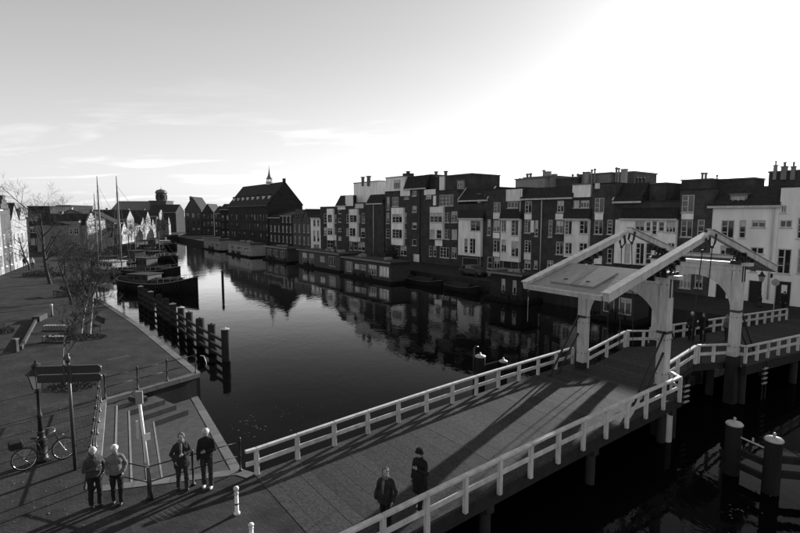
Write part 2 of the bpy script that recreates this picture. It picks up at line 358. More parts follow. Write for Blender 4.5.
coping(w_up, pf, 0.3, LZ, 1, 1.0, 'stone_edge', st)

# ------------------------------------------------------------------ right bank, row of houses: base line of the facades
def uz0(x):
    d = ray(x, 240); t = (PA - CAM).dot(nr) / d.dot(nr); return (CAM + d * t - PA).dot(er)
PA = V((-15.5, 110.9, QZ)); PB = V((33.0, 46.8, QZ))
er = (PB - PA); er.z = 0; er.normalize(); nr = V((er.y, -er.x, 0))
if nr.y > 0: nr = -nr
bank0 = PA - er * 70; bank1 = PA + er * 110
off = 9.2; bank0 = PA - er * 70; uk = uz0(600); off2 = 9.6
bpts = [xy(p, QZ) for p in (bank1 + nr * off2, PA + er * (uk + 8) + nr * off2, PA + er * (uk - 4) + nr * off, bank0 + nr * off, V((-85, 190, 0)), V((-92, 215, 0)), V((-96, 240, 0)), V((100, 300, 0)), bank1 - nr * 200)]
sheet('right_bank_street', bpts, 'street')
bend = MB()
for a, b in zip(bpts[0:6], bpts[1:7]):
    d = xy(b - a, 0); L = d.length; d.normalize(); bend.fbox(xy(a, 0), d, V((d.y, -d.x, 0)), UP, 0, L, .02, .5, -1.5, QZ - .006)
struct(bend.build('right_bank_wall', 'quay_wall'))
fg = MB(); fg.add([(-100, 228, 0.9), (-60, 232, 0.9), (80, 296, 0.9), (1500, 700, 0.9), (1500, 2500, 0.9), (-1500, 2500, 0.9), (-1500, 255, 0.9), (-300, 259, .9)], [(0, 1, 2, 3, 4, 5, 6, 7)]); struct(fg.build('far_ground', 'street'))
fwl = MB(); fwl.fbox((-100, 228, 0), V((40, 4, 0)).normalized(), V((0, 1, 0)), UP, 0, 66, 0.0, 0.5, -1, 0.89); struct(fwl.build('far_quay_wall', 'quay_wall'))

def uz(x, y, off=0.0):
    d = ray(x, y); t = ((PA - CAM).dot(nr) + off) / d.dot(nr); P = CAM + d * t; return (P - PA).dot(er), P.z
def wall_holes(mb, o, e, n, u0, u1, z0, z1, holes, off, rev=0.16):
    us = sorted({u0, u1} | {h[0] for h in holes} | {h[1] for h in holes}); zs = sorted({z0, z1} | {h[2] for h in holes} | {h[3] for h in holes})
    us = [u for u in us if u0 - 1e-6 <= u <= u1 + 1e-6]; zs = [z for z in zs if z0 - 1e-6 <= z <= z1 + 1e-6]
    P = lambda u, z, d: V(o) + e * u + n * d + UP * z
    ins = lambda u, z: any(h[0] < u < h[1] and h[2] < z < h[3] for h in holes)
    for i in range(len(us) - 1):
        j = 0
        while j < len(zs) - 1:
            uc = (us[i] + us[i + 1]) / 2
            if ins(uc, (zs[j] + zs[j + 1]) / 2): j += 1; continue
            k = j
            while k + 1 < len(zs) - 1 and not ins(uc, (zs[k + 1] + zs[k + 2]) / 2): k += 1
            mb.add([P(us[i], zs[j], off), P(us[i + 1], zs[j], off), P(us[i + 1], zs[k + 1], off), P(us[i], zs[k + 1], off)], [(0, 1, 2, 3)]); j = k + 1
    for a, b, c, d in holes:
        f, g = off, off - rev
        mb.add([P(a,c,f),P(b,c,f),P(b,d,f),P(a,d,f),P(a,c,g),P(b,c,g),P(b,d,g),P(a,d,g)], [(0,1,5,4),(1,2,6,5),(2,3,7,6),(3,0,4,7)])
def window(root, o, e, n, u0, u1, z0, z1, cols, rows, off, fm='white_paint', pm='window_glass', fwid=0.085, sill=True, name='window', kw=0.05):
    q = MB(); a, b = off - 0.095, off - 0.03
    sky_reflection = pm == 'window_glass' and WR.random() < .42; bl_ = WR.uniform(.3, .6) if WR.random() < .8 else .98
    B = lambda x0, x1, y0, y1, d0=a, d1=b: q.fbox(o, e, n, UP, x0, x1, d0, d1, y0, y1)
    t = fwid; B(u0 + .003, u0 + t, z0 + .003, z1 - .003); B(u1 - t, u1 - .003, z0 + .003, z1 - .003); B(u0 + t, u1 - t, z0 + .003, z0 + t); B(u0 + t, u1 - t, z1 - t, z1 - .003)
    for i in range(1, cols): u = lerp(u0, u1, i / cols); B(u - kw, u + kw, z0 + t, z1 - t, a, b - 0.01)
    for j in range(1, rows):
        z = lerp(z0, z1, j / rows)
        for i in range(cols):
            ua = lerp(u0, u1, i / cols) + (t if i == 0 else kw); ub = lerp(u0, u1, (i + 1) / cols) - (t if i == cols - 1 else kw)
            if rows > 2 and i == cols - 1 and cols > 1: continue        # one leaf is a single tall sheet
            B(ua, ub, z - kw * .7, z + kw * .7, a, b - 0.015)
    if sill: B(u0 - 0.06, u1 + 0.06, z0 - 0.09, z0 - 0.004, off - 0.1, off + 0.07)
    w_ = q.build(name, fm, root)
    p = MB(); p.fbox(o, e, n, UP, u0 + .01, u1 - .01, off - 0.15, off - 0.10, z0 + .01, z1 - .01); p.build('pane', pm, w_)
    if sky_reflection: p = MB(); p.fbox(o, e, n, UP, u0 + .02, u1 - .02, off - 0.0995, off - 0.096, lerp(z1, z0, bl_), z1 - .02); p.build('sky_reflection', 'sky_reflection_glass', w_)  # pale sheet over the upper panes, painted in for reflected sky
    return w_
ROWBASE = QZ - 0.05
WR = random.Random(11)
def house(name, label, x0, x1, yt, wallm, wins=(), panels=(), bays=(), roofs=(), cat='house', depth=10.0, off=0.0, doors=(), pipes=(), extra=None, flat=True, sidem=None):
    ym = 235; u0 = uz(x0, ym, off)[0]; u1 = uz(x1, ym, off)[0]; zt = uz((x0 + x1) / 2, yt, off)[1]
    u0 += 0.01; u1 -= 0.01
    o = xy(PA, 0)
    root = thing(name, label, cat, o + er * ((u0 + u1) / 2) + UP * QZ, 'row of canal houses on the right bank')
    R = lambda r, of=off: (uz(r[0], (r[1] + r[3]) / 2, of)[0], uz(r[2], (r[1] + r[3]) / 2, of)[0], uz((r[0] + r[2]) / 2, r[3], of)[1], uz((r[0] + r[2]) / 2, r[1], of)[1])
    bl = []
    for b in bays:
        of = off + 0.45; bu = R(b[:4], of); bl.append([max(bu[0], u0 + .02), min(bu[1], u1 - .02), bu[2], bu[3], of, []])
    holes = []; wl_ = []
    for wv in wins:
        c, r = (wv[4], wv[5]) if len(wv) > 5 else (2, 3)
        mu = R(wv[:4]); uc = (mu[0] + mu[1]) / 2; zc = (mu[2] + mu[3]) / 2; tgt = None
        for b in bl:
            if b[0] < uc < b[1] and b[2] < zc < b[3]: tgt = b
        if tgt: mu = R(wv[:4], tgt[4]); h = [max(mu[0], tgt[0] + .04), min(mu[1], tgt[1] - .04), max(mu[2], tgt[2] + .05), min(mu[3], tgt[3] - .05)]
        else:
            h = [max(mu[0], u0 + .1), min(mu[1], u1 - .1), max(mu[2], ROWBASE + .3), min(mu[3], zt - .08)]
            for b in bl:   # keep clear of a bay beside it
                if h[3] > b[2] and h[2] < b[3]:
                    if uc < b[0] < h[1]: h[1] = b[0] - .03
                    if uc > b[1] > h[0]: h[0] = b[1] + .03
        if h[1] - h[0] < 0.15 or h[3] - h[2] < 0.15: continue
        (tgt[5] if tgt else holes).append(tuple(h)); wl_.append((h, c, r, tgt[4] if tgt else off))
    for d in doors:
        mu = R(d[:4]); h = (mu[0], mu[1], ROWBASE + 0.02, mu[3]); holes.append(h)
        q = MB(); q.fbox(o, er, nr, UP, h[0] + .06, h[1] - .06, off - .14, off - .08, h[2], h[3] - .06); q.fbox(o, er, nr, UP, h[0] + .2, h[1] - .2, off - .08, off - .06, h[2] + .3, h[2] + 1.0); q.fbox(o, er, nr, UP, h[0] + .2, h[1] - .2, off - .08, off - .06, h[2] + 1.2, h[3] - .3)
        dd = q.build('door', d[4] if len(d) > 4 else 'cloth_black', root)
        q = MB(); q.fbox(o, er, nr, UP, h[0] + .002, h[0] + .06, off - .13, off - .02, h[2], h[3]); q.fbox(o, er, nr, UP, h[1] - .06, h[1] - .002, off - .13, off - .02, h[2], h[3]); q.fbox(o, er, nr, UP, h[0] + .06, h[1] - .06, off - .13, off - .02, h[3] - .06, h[3] - .002); q.build('door_frame', 'white_paint', dd)
    q = MB(); wall_holes(q, o, er, nr, u0, u1, ROWBASE, zt, holes, off)
    P = lambda u, d, z: o + er * u + nr * d + UP * z
    q.add([P(u0, off, ROWBASE), P(u0, off, zt), P(u0, -depth, zt), P(u0, -depth, ROWBASE)], [(0, 1, 2, 3)]); q.add([P(u1, off, ROWBASE), P(u1, off, zt), P(u1, -depth, zt), P(u1, -depth, ROWBASE)], [(3, 2, 1, 0)])
    q.add([P(u0, -depth, ROWBASE), P(u1, -depth, ROWBASE), P(u1, -depth, zt), P(u0, -depth, zt)], [(3, 2, 1, 0)])
    q.build('wall', wallm, root)
    q = MB(); q.fbox(o, er, nr, UP, u0 - .004, u1 + .004, -depth - .01, off + .05, zt + .002, zt + 0.12); rf = q.build('roof', 'roof_dark', root)
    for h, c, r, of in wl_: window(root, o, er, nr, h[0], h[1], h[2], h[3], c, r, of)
    for p in panels:
        pm = p[4] if len(p) > 4 else 'white_panel'; mu = R(p[:4]); q = MB()
        q.fbox(o, er, nr, UP, max(mu[0], u0 + .01), min(mu[1], u1 - .01), off + .006, off + .09, mu[2] + .02, mu[3] - .02); q.build('wall_panel', pm, root)
    for i, b in enumerate(bl):
        q = MB(); wall_holes(q, o, er, nr, b[0], b[1], b[2], b[3], b[5], b[4])
        for ua in (b[0], b[1]): q.add([P(ua, b[4], b[2]), P(ua, b[4], b[3]), P(ua, off + .004, b[3]), P(ua, off + .004, b[2])], [(0, 1, 2, 3)])
        for zz_ in (b[2], b[3]): q.add([P(b[0], b[4], zz_), P(b[1], b[4], zz_), P(b[1], off + .004, zz_), P(b[0], off + .004, zz_)], [(0, 1, 2, 3)])
        q.build('bay', bays[i][4] if len(bays[i]) > 4 else 'white_panel', root)
    for r in roofs:   # (x0,y0,x1,y1, kind)   kind: m mansard, p pent roof over a bay, b set-back box
        k = r[4]
        if k == 'p':
            of = off + 0.45; mu = R(r[:4], of); q = MB()
            q.prism([P(mu[0], of + .2, mu[2]), P(mu[0], of + .2, mu[2] + .08), P(mu[0], off + .005, mu[3]), P(mu[0], off + .005, mu[2])], er * (mu[1] - mu[0])); a = q.build('pent_roof', 'roof_tile', root)
            q = MB(); q.fbox(o, er, nr, UP, mu[0] - .03, mu[1] + .03, of + .05, of + .26, mu[2] - .2, mu[2] - .003); q.build('gutter', 'white_paint', a)
        elif k == 'm':
            mu = R(r[:4], off); q = MB(); hh = mu[3] - mu[2]; sb = hh * r[5] if len(r) > 5 else hh * .45
            q.prism([P(mu[0], off + .22, mu[2]), P(mu[0], off + .22, mu[2] + .1), P(mu[0], off - sb, mu[3]), P(mu[0], -depth * .75, mu[3]), P(mu[0], -depth * .75, mu[2])], er * (mu[1] - mu[0])); a = q.build('mansard_roof', 'roof_tile', root)
            q = MB(); q.fbox(o, er, nr, UP, mu[0] - .03, mu[1] + .03, off + .1, off + .32, mu[2] - .22, mu[2] - .003); q.build('gutter', 'white_paint', a)
            if len(r) > 6:                    # pale verge boards along the slopes
                q = MB()
                for uu in r[6]:
                    uu = mu[0] if uu == 0 else mu[1]
                    q.bar(P(uu, off + .25, mu[2] + .12), P(uu, off - sb, mu[3] + .03), .16, .14)
                q.build('verge_board', 'white_paint', a)
        elif k == 'b':
            sb = r[6] if len(r) > 6 else -1.2; mu = R(r[:4], off + sb); q = MB(); q.fbox(o, er, nr, UP, mu[0], mu[1], -depth * .8, off + sb, min(mu[2], zt + .1), mu[3]); a = q.build('penthouse', r[5], root)
            q = MB(); q.fbox(o, er, nr, UP, mu[0] - .08, mu[1] + .08, -depth * .8 - .08, off + sb + .1, mu[3] + .002, mu[3] + .14); q.build('parapet', 'lead' , a)
        elif k == 'w':                        # glazing on a set-back face
            sb = r[5]; mu = R(r[:4], off + sb); window(root, o, er, nr, mu[0], mu[1], mu[2], mu[3], r[6], 1, off + sb + .14, sill=False)
        elif k == 'c':                        # chimney or flue: (x,ytop,width_px,ybot)
            sb = r[5] if len(r) > 5 else -2.5; xx, yy, wx, yb = r[:4]; ua = uz(xx - wx / 2, yy, off + sb)[0]; ub = uz(xx + wx / 2, yy, off + sb)[0]; z1 = uz(xx, yy, off + sb)[1]; z0 = uz(xx, yb, off + sb)[1] - .6
            q = MB(); um = (ua + ub) / 2; rr = (ub - ua) / 2
            if wx < 3.2: q.lathe([(rr, 0), (rr, z1 - z0 - .22), (rr * 1.5, z1 - z0 - .2), (rr * 1.5, z1 - z0 - .05), (rr * .6, z1 - z0)], 10, P(um, off + sb, z0))
            else:
                q.fbox(o, er, nr, UP, ua, ub, off + sb - rr, off + sb + rr, z0, z1 - .1); q.fbox(o, er, nr, UP, ua - .06, ub + .06, off + sb - rr - .06, off + sb + rr + .06, z1 - .1, z1)
                q.lathe([(rr * .5, 0), (rr * .5, .3), (rr * .7, .32), (rr * .7, .4)], 8, P(um, off + sb, z1))
            q.build('chimney', r[6] if len(r) > 6 else 'lead', rf)
    for pp in pipes:
        ua, z1 = uz(pp[0], pp[1], off); _, z0 = uz(pp[0], pp[2], off); q = MB(); q.tube([P(ua, off + .1, max(z0, QZ)), P(ua, off + .1, z1)], 0.07, 8); q.build('drainpipe', pp[3] if len(pp) > 3 else 'white_paint', root, True)
    return root
def cv(x0, y0, s):
    def f(*rs):
        out = []
        for r in rs: out.append((x0 + r[0] / s, y0 + r[1] / s, x0 + r[2] / s, y0 + r[3] / s) + tuple(r[4:]))
        return out
    return f
def cvc(x0, y0, s):
    return lambda *rs: [(x0 + a / s, y0 + b / s, wd / s, y0 + c / s, 'c') + tuple(t) for a, b, wd, c, *t in rs]

#SECTION-ROW
# ------------------------------------------------------------------ the canal houses on the right bank, left to right
c = cv(290, 170, 4.44); cc = cvc(290, 170, 4.44)
house('canal_house', 'small white rendered house squeezed between gabled brick houses and the apartments', 310.8, 320.6, 217, 'white_render',
      c((103,222,113,250,1,2),(120,222,130,250,1,2),(103,268,113,318,1,3),(120,268,130,318,1,3),(105,330,130,352,2,1)), roofs=c((93,200,135,212,'m',.5)))
house('canal_house', 'narrow brick house with pale bays, leftmost of the modern row', 320.6, 346, 207, 'brick_dark',
      c((150,195,163,235,1,3),(167,198,186,233,2,2),(192,198,206,235,1,2),(150,255,163,290,1,3),(166,258,188,288,2,3),(196,255,206,290,1,2),(165,312,190,345,2,2),(196,312,206,345,1,2),(214,178,228,194,1,1),(214,215,228,232,1,1),(214,258,228,274,1,1),(214,295,228,312,1,1)),
      panels=c((212,158,246,176),(166,234,188,257),(192,288,206,311)), bays=c((164,172,190,312)), roofs=c((205,112,250,158,'m',.5)) )
house('canal_house', 'brick house under a pale rooftop box with two flues, above the long houseboat', 346, 384, 203, 'brick_dark',
      c((288,128,326,168,2,2),(250,198,261,235,1,3),(264,200,296,232,2,3),(302,198,312,232,1,3),(318,192,333,236,1,3),(250,258,261,292,1,3),(264,258,290,294,2,3),(296,258,310,294,1,3),(314,258,333,300,1,3),(264,320,276,356,1,2),(282,320,296,356,1,2),(302,320,332,358,2,3),(318,368,332,392,1,1)),
      panels=c((246,112,281,160),(300,298,312,318)), bays=c((262,174,298,318)),
      roofs=c((342,108,412,148,'m',.5,(0,)),(283,55,392,108,'b','white_panel',-2.5)) + cc((324,30,8,58),(350,26,10,58)), pipes=[(373.8, 204, 262)])
c = cv(375, 165, 4.443); cc = cvc(375, 165, 4.443)
house('canal_house', 'brick apartment house with a slanted white attic corner and stacked pale bays', 385, 424, 191, 'brick_dark',
      c((52,142,64,200,1,3),(76,142,104,185,2,2),(50,212,64,260,1,3),(76,218,120,256,3,3),(128,212,140,258,1,3),(50,284,64,324,1,3),(76,286,120,326,3,3),(128,284,140,326,1,3),(90,358,104,402,1,3),(112,358,140,402,2,3),(130,140,150,152,1,1),(165,114,185,138,1,1),(165,182,185,210,1,1),(165,256,185,284,1,1),(165,330,185,358,1,1)),
      panels=c((114,112,156,138)), bays=c((72,190,124,356)),
      roofs=c((48,55,132,112,'b','white_panel',-0.2),(130,46,228,104,'m',.35),(225,46,252,100,'b','brick_dark',-1.0),(86,66,112,106,'w',-.2,3)) + cc((148,38,22,55,-2.0,'iron'),(272,28,9,60)), doors=c((170,396,198,432,'white_panel')), pipes=[(420.5, 190, 262, 'iron')])
# glazing of the slanted attic is part of it
house('canal_house', 'brick apartment house with a wide top window and two pale window bands', 424, 458.4, 191, 'brick_dark',
      c((226,134,250,150,2,1),(286,132,348,182,4,3),(243,212,298,256,3,3),(306,212,330,256,2,3),(338,206,366,256,2,4),(240,286,266,330,2,3),(272,288,296,328,1,2),(302,286,330,330,2,3),(340,286,364,330,2,3),(240,360,252,406,1,3),(258,360,272,406,1,3),(288,366,330,412,3,3),(340,366,362,414,2,3)),
      panels=c((220,108,270,133),(260,136,272,180),(268,332,300,360)), bays=c((243,186,300,330)),
      roofs=c((252,48,430,104,'b','brick_dark',-1.6),(286,50,306,100,'b','white_panel',-1.3),(365,70,396,100,'b','grey_clad',-1.4),(368,78,392,98,'w',-1.4,2)) + cc((315,26,10,60)))
house('canal_house', 'house with tall white bay over a dark garage opening and a steep tiled roof', 458.4, 483, 204, 'brick_dark',
      c((424,246,470,294,2,3),(396,326,412,390,1,4),(420,326,446,394,2,4)), bays=c((370,237,480,404)), roofs=c((371,200,481,236,'p'),(374,98,504,156,'m',.8,(0,1)),(455,130,470,150,'b','white_panel',-.5)),
      doors=c((388,412,456,480,'iron')), pipes=[(481.4, 220, 268)])
c = cv(455, 165, 3.81); cc = cvc(455, 165, 3.81)
house('canal_house', 'brick house with white loggia panel on top and white bay below, right of the garage', 483.2, 521.5, 189, 'brick_dark',
      c((147,142,173,182,2,3),(123,207,136,268,1,3),(146,210,171,254,2,3),(176,210,195,256,2,3),(214,210,242,270,2,4),(146,284,170,332,2,3),(176,284,195,332,2,3),(214,290,243,350,2,4),(123,350,142,396,1,2),(148,352,170,396,2,2),(200,140,240,164,3,1)),
      panels=c((196,92,262,138),(147,184,172,206),(146,258,171,280),(146,334,171,350)), bays=c((173,206,250,368)), roofs=c((172,170,250,204,'p')), doors=c((182,366,214,398,'iron')), pipes=[(521, 190, 270)])
c = cv(510, 160, 4.845); cc = cvc(510, 160, 4.845)
house('canal_house', 'brick house with a long dark mansard strip and a white bay at its right', 521.5, 590.4, 199, 'brick_dark',
      c((72,200,105,258,2,3),(70,292,100,354,2,4),(119,292,136,370,1,4),(70,390,102,450,2,4),(70,487,100,528,2,3),(116,487,133,527,1,3),(186,290,205,374,1,4),(228,197,261,253,2,3),(222,294,259,356,2,3),(264,294,300,362,2,4),(336,294,378,358,2,3),(222,396,258,458,2,3),(266,400,300,456,2,3),(334,402,376,458,2,3),(180,487,210,520,2,2),(308,196,336,232,2,1),(342,196,384,232,3,1)),
      panels=c((72,262,106,289),(102,292,117,352),(70,453,102,484),(222,260,259,290)), bays=c((262,288,386,474)),
      roofs=c((55,130,305,184,'m',.6),(262,236,386,284,'p'),(302,120,390,190,'b','white_panel',-0.15)), pipes=[(542.4, 200, 275)])
house('canal_house', 'slim brick house with one column of paired windows, left of the wide white bay', 590.4, 614.2, 184, 'brick_dark',
      c((410,184,456,255,2,3),(408,294,450,360,2,3),(470,290,496,360,1,4),(408,430,446,468,2,2),(470,430,494,500,1,3)), panels=c((412,258,452,291),(408,472,446,504),(414,112,436,140)))
c = cv(600, 160, 4.85); cc = cvc(600, 160, 4.85)
house('canal_house', 'house with the widest white bay and a long pent roof, behind the raised beams', 614.2, 678, 202, 'brick_dark',
      c((170,296,216,346,2,2),(252,296,276,362,1,3),(320,296,370,352,3,3),(118,406,146,504,1,4),(172,402,214,506,2,4),(220,402,250,506,1,4),(282,402,316,500,2,4),(326,402,366,500,2,4),(222,300,246,346,1,2),(284,300,312,346,1,2)), bays=c((70,290,378,512)),
      roofs=c((100,230,376,284,'p'),(68,110,204,200,'m',.7,(0,)),(166,118,318,222,'b','brick_dark',-1.6)) + cc((180,85,9,118,-3,'iron'),(196,85,9,118,-3,'iron'),(213,85,9,118,-3,'iron')))
c = cv(670, 160, 3.554); cc = cvc(670, 160, 3.554)
house('canal_house', 'brick house with two white-framed windows beside the white corner building', 678, 711, 190, 'brick_dark',
      c((42,124,86,186,2,3),(38,214,80,274,2,3),(97,212,122,274,1,3),(34,402,74,456,3,2),(88,402,116,456,2,2),(38,300,80,350,2,3)), panels=c((42,190,84,212)), roofs=c((40,72,146,104,'b','brick_dark',-3)))
house('white_house', 'white rendered building with dark tiled roof and dormer, far right', 711.2, 777.5, 206, 'white_render',
      c((181,214,228,278,2,3),(245,214,270,278,1,3),(290,214,340,240,2,1),(178,304,234,340,3,1),(286,310,334,334,2,1),(283,376,308,398,1,1),(210,425,228,470,1,2)), doors=c((277,428,325,503,'denim'),(160,440,200,503,'denim')),
      roofs=c((140,92,396,162,'m',.9),(214,124,272,160,'b','grey_clad',-0.3),(222,132,266,156,'w',-.3,2),(140,70,298,100,'b','brick_dark',-5)) + cc((116,44,9,80,-5,'grey_clad'),(128,44,9,80,-5,'grey_clad'),(168,52,5,80,-5)))
house('white_house', 'tall white rendered house with a high parapet cut by the picture edge', 777.5, 832, 187, 'white_render',
      c((386,162,414,188,2,1),(386,214,434,240,2,1),(378,316,430,405,2,3),(452,316,490,405,2,3),(452,205,480,280,1,3)), doors=c((372,430,430,512,'denim')), roofs=c((350,42,470,96,'b','brick_dark',-5)) + cc((376,18,12,48,-5,'grey_clad'),(408,22,20,48,-5,'grey_clad'),(440,22,16,48,-5,'grey_clad')), pipes=[(774.5, 208, 300)])
# a second block behind the row: only its flat tops and flues show
def rear(name, label, boxes, flues, offs=-16.0):
    o = xy(PA, 0); root = None; rf = None
    for i, (x0, y0, x1, y1, m) in enumerate(boxes):
        of = offs - i * 0.9; u0 = uz(x0, y0, of)[0]; u1 = uz(x1, y0, of)[0]; z1 = uz((x0 + x1) / 2, y0, of)[1]
        if root is None: root = thing(name, label, 'apartment block', o + er * u0 + nr * of + UP * QZ)
        q = MB(); q.fbox(o, er, nr, UP, u0, u1, of - 7, of, QZ - .05, z1); a = q.build('wall', m, root)
        q = MB(); q.fbox(o, er, nr, UP, u0 - .15, u1 + .15, of - 7.1, of + .15, z1 + .002, z1 + .2); rf = q.build('roof', 'lead', root)
        if i == 0: r0 = rf
    for x, y0, y1, wx in flues:
        of = offs - 2; z1 = uz(x, y0, of)[1]; z0 = uz(x, y1, of)[1] - 1.5; ua = uz(x - wx / 2, y0, of)[0]; ub = uz(x + wx / 2, y0, of)[0]; rr = (ub - ua) / 2; P = o + er * ((ua + ub) / 2) + nr * of + UP * z0
        q = MB(); h = z1 - z0
        if wx < 3: q.lathe([(rr, 0), (rr, h - .3), (rr * 1.5, h - .28), (rr * 1.5, h - .1), (rr * .5, h)], 10, P)
        else: q.fbox(P, er, nr, UP, -rr, rr, -rr, rr, 0, h - .12); q.fbox(P, er, nr, UP, -rr - .08, rr + .08, -rr - .08, rr + .08, h - .12, h)
        q.build('flue', 'grey_clad', root)
rear('apartment_block', 'pale flat-topped block with many flues rising behind the brick row', [(515.5, 179, 545, 190, 'grey_clad'), (524, 177.5, 553, 190, 'grey_clad'), (553, 178.5, 578, 190, 'brick_mid'), (577.5, 174.5, 611, 190, 'grey_clad'), (600, 173.5, 634, 190, 'brick_mid')],
     [(527.5, 173.5, 178, 2), (530.7, 173, 178, 2), (544, 169.8, 178, 2), (548, 171.5, 178, 4), (554.5, 174, 178, 3.4), (572.8, 174, 179, 1.6), (578, 173.5, 176, 1.6), (583.5, 171.5, 175, 1.4), (587.5, 171.8, 175, 4), (592, 169.2, 175, 1.6), (595, 168.4, 175, 1.6), (616.6, 167.2, 174, 2), (619, 167.6, 174, 1.6), (624.5, 169, 174, 4.5), (520, 178, 182, 1.4)])

#SECTION-FAR
# ------------------------------------------------------------------ other buildings
def gable(name, label, P, e, wd, dp, he, hr, wallm, roofm, front='gable', grid=None, group=None, cat='house', chim=(), z0=QZ, wm='window_glass', fm='white_paint', dormers=0, stepped=False, side_grid=None, trim=None):
    """P front-left corner on plan, e along the front, building goes back from it"""
    e = V((e[0], e[1], 0)).normalized(); n = V((e.y, -e.x, 0)); P = V((P[0], P[1], 0))
    root = thing(name, label, cat, P + e * wd / 2 + UP * z0, group)
    holes = []
    if grid:
        nc, nrw, zb, zs, ww, wh, rows = grid
        for i in range(nc):
            for j in range(nrw):
                uc = wd * (i + .5) / nc; z = z0 + zb + j * zs
                if z + wh < z0 + he - .1: holes.append((uc - ww / 2, uc + ww / 2, z, z + wh))
    q = MB(); wall_holes(q, P, e, n, 0, wd, z0 - .05, z0 + he, holes, 0.0)
    W = lambda u, d, z: P + e * u - n * d + UP * (z0 + z)
    for u in (0, wd): q.add([W(u, 0, -.05), W(u, dp, -.05), W(u, dp, he), W(u, 0, he)], [(0, 1, 2, 3)])
    q.add([W(0, dp, -.05), W(wd, dp, -.05), W(wd, dp, he), W(0, dp, he)], [(0, 1, 2, 3)])
    if front == 'gable':
        if stepped:
            k = 4
            for j in range(k):
                x = wd / 2 * j / k; q.prism([W(x, 0, lerp(he, hr, j / k) + .001), W(wd - x, 0, lerp(he, hr, j / k) + .001), W(wd - x, 0, lerp(he, hr, (j + 1) / k) + .25), W(x, 0, lerp(he, hr, (j + 1) / k) + .25)], -n * .35)
        else: q.prism([W(0, 0, he), W(wd, 0, he), W(wd / 2, 0, hr)], -n * .3)
        q.add([W(0, dp, he), W(wd, dp, he), W(wd / 2, dp, hr)], [(0, 1, 2)])
    else:
        for u, s in ((0, 1), (wd, -1)): q.prism([W(u, 0, he), W(u, dp, he), W(u, dp / 2, hr)], e * .3 * s)
    q.build('wall', wallm, root)
    r = MB(); t = .14
    if front == 'gable':
        s0 = .36 if stepped else -.1
        for a, b in ((0, 1), (wd, -1)):
            r.prism([W(a - b * .15, s0, he - .1), W(wd / 2, s0, hr), W(wd / 2, s0, hr + t), W(a - b * .15, s0, he + t - .1)], -n * (dp - s0 + .1))
    else:
        for a, b in ((0, 1), (dp, -1)):
            r.prism([W(-.12, a - b * .25, he - .15), W(-.12, dp / 2, hr), W(-.12, dp / 2, hr + t), W(-.12, a - b * .25, he + t - .15)], e * (wd + .24))
    rf = r.build('roof', roofm, root)
    if front != 'gable':
        g = MB(); g.fbox(P, e, n, UP, -.1, wd + .1, .18, .34, z0 + he - .32, z0 + he - .16); g.build('gutter', trim or 'white_paint', rf)
    for u, d, h in chim:
        g = MB(); g.fbox(W(u, d, hr - 1.2), e, n, UP, -.4, .4, -.3, .3, 0, 1.2 + h); g.fbox(W(u, d, hr + h), e, n, UP, -.46, .46, -.36, .36, 0, .12); g.build('chimney', wallm, rf)
    for i in range(dormers):
        u = wd * (i + .5) / dormers; sl_ = (hr - he) / (dp / 2); d0 = dp * .12; zb = he + sl_ * d0
        g = MB(); g.fbox(W(u, d0, zb), e, n, UP, -.5, .5, -1.6, .1, -.2, 1.0); dd = g.build('dormer', 'white_panel', rf)
        g = MB(); g.fbox(W(u, d0, zb), e, n, UP, -.36, .36, .101, .12, 0.05, .85); g.build('pane', 'window_glass', dd)
        g = MB(); g.prism([W(u - .62, d0 - .2, zb + 1.003), W(u + .62, d0 - .2, zb + 1.003), W(u, d0 - .2, zb + 1.45)], -n * 1.9); g.build('dormer_roof', roofm, dd)
    for a, b, c_, d in holes: window(root, P, e, n, a, b, c_, d, 2, rows, 0.0, fm, wm, 0.1)
    return root
def rowpt(x, off=0.0):   # plan point on the facade line seen at picture x
    return xy(PA, 0) + er * uz(x, 240, off)[0] + nr * off
# gabled brick houses left of the small white one
a = rowpt(302.2); b = rowpt(310.7); gable('gabled_house', 'brick house with pointed gable beside the small white house', a, er, (b - a).length - .05, 9, uz(306, 222)[1] - QZ, uz(306, 209.5)[1] - QZ, 'brick_mid', 'roof_tile', 'gable', (2, 3, 1.0, 2.9, .9, 1.9, 3))
a = rowpt(293); b = rowpt(302); gable('gabled_house', 'brick house with stepped gable, left of the pointed one', a, er, (b - a).length - .05, 9, uz(297, 221)[1] - QZ, uz(297, 210)[1] - QZ, 'brick_mid', 'roof_tile', 'gable', (2, 3, 1.0, 2.9, .9, 1.9, 3), stepped=True)
a = rowpt(281.5); b = rowpt(292.8); gable('gabled_house', 'low brick house with bright upper windows below the warehouse gable', a, er, (b - a).length - .05, 9, uz(287, 215)[1] - QZ, uz(287, 211)[1] - QZ, 'brick_old', 'roof_tile', 'eave', (3, 3, 1.0, 2.6, .9, 1.7, 3))
a = rowpt(269.5); b = rowpt(281.3); gable('gabled_house', 'dark brick house at the foot of the warehouse, left of the gables', a, er, (b - a).length - .05, 9, uz(275, 217)[1] - QZ, uz(275, 210)[1] - QZ, 'brick_old', 'roof_tile', 'eave', (3, 3, 1.0, 2.6, 1.0, 1.7, 3))
pr_ = rowpt(832) + er * .1
for wd_, he_, hr_, m_, lab in ((8.5, 8.5, 11.5, 'brick_mid', 'brick house just beyond the right picture edge'), (7.5, 9.2, 12.0, 'white_render', 'pale house second beyond the right picture edge'), (9.0, 8.0, 11.0, 'brick_dark', 'dark house third beyond the right picture edge')):
    gable('canal_house', lab, pr_, er, wd_ - .06, 10, he_, hr_, m_, 'roof_tile', 'eave', (4, 3, .9, 2.7, 1.0, 1.6, 3)); pr_ = pr_ + er * wd_
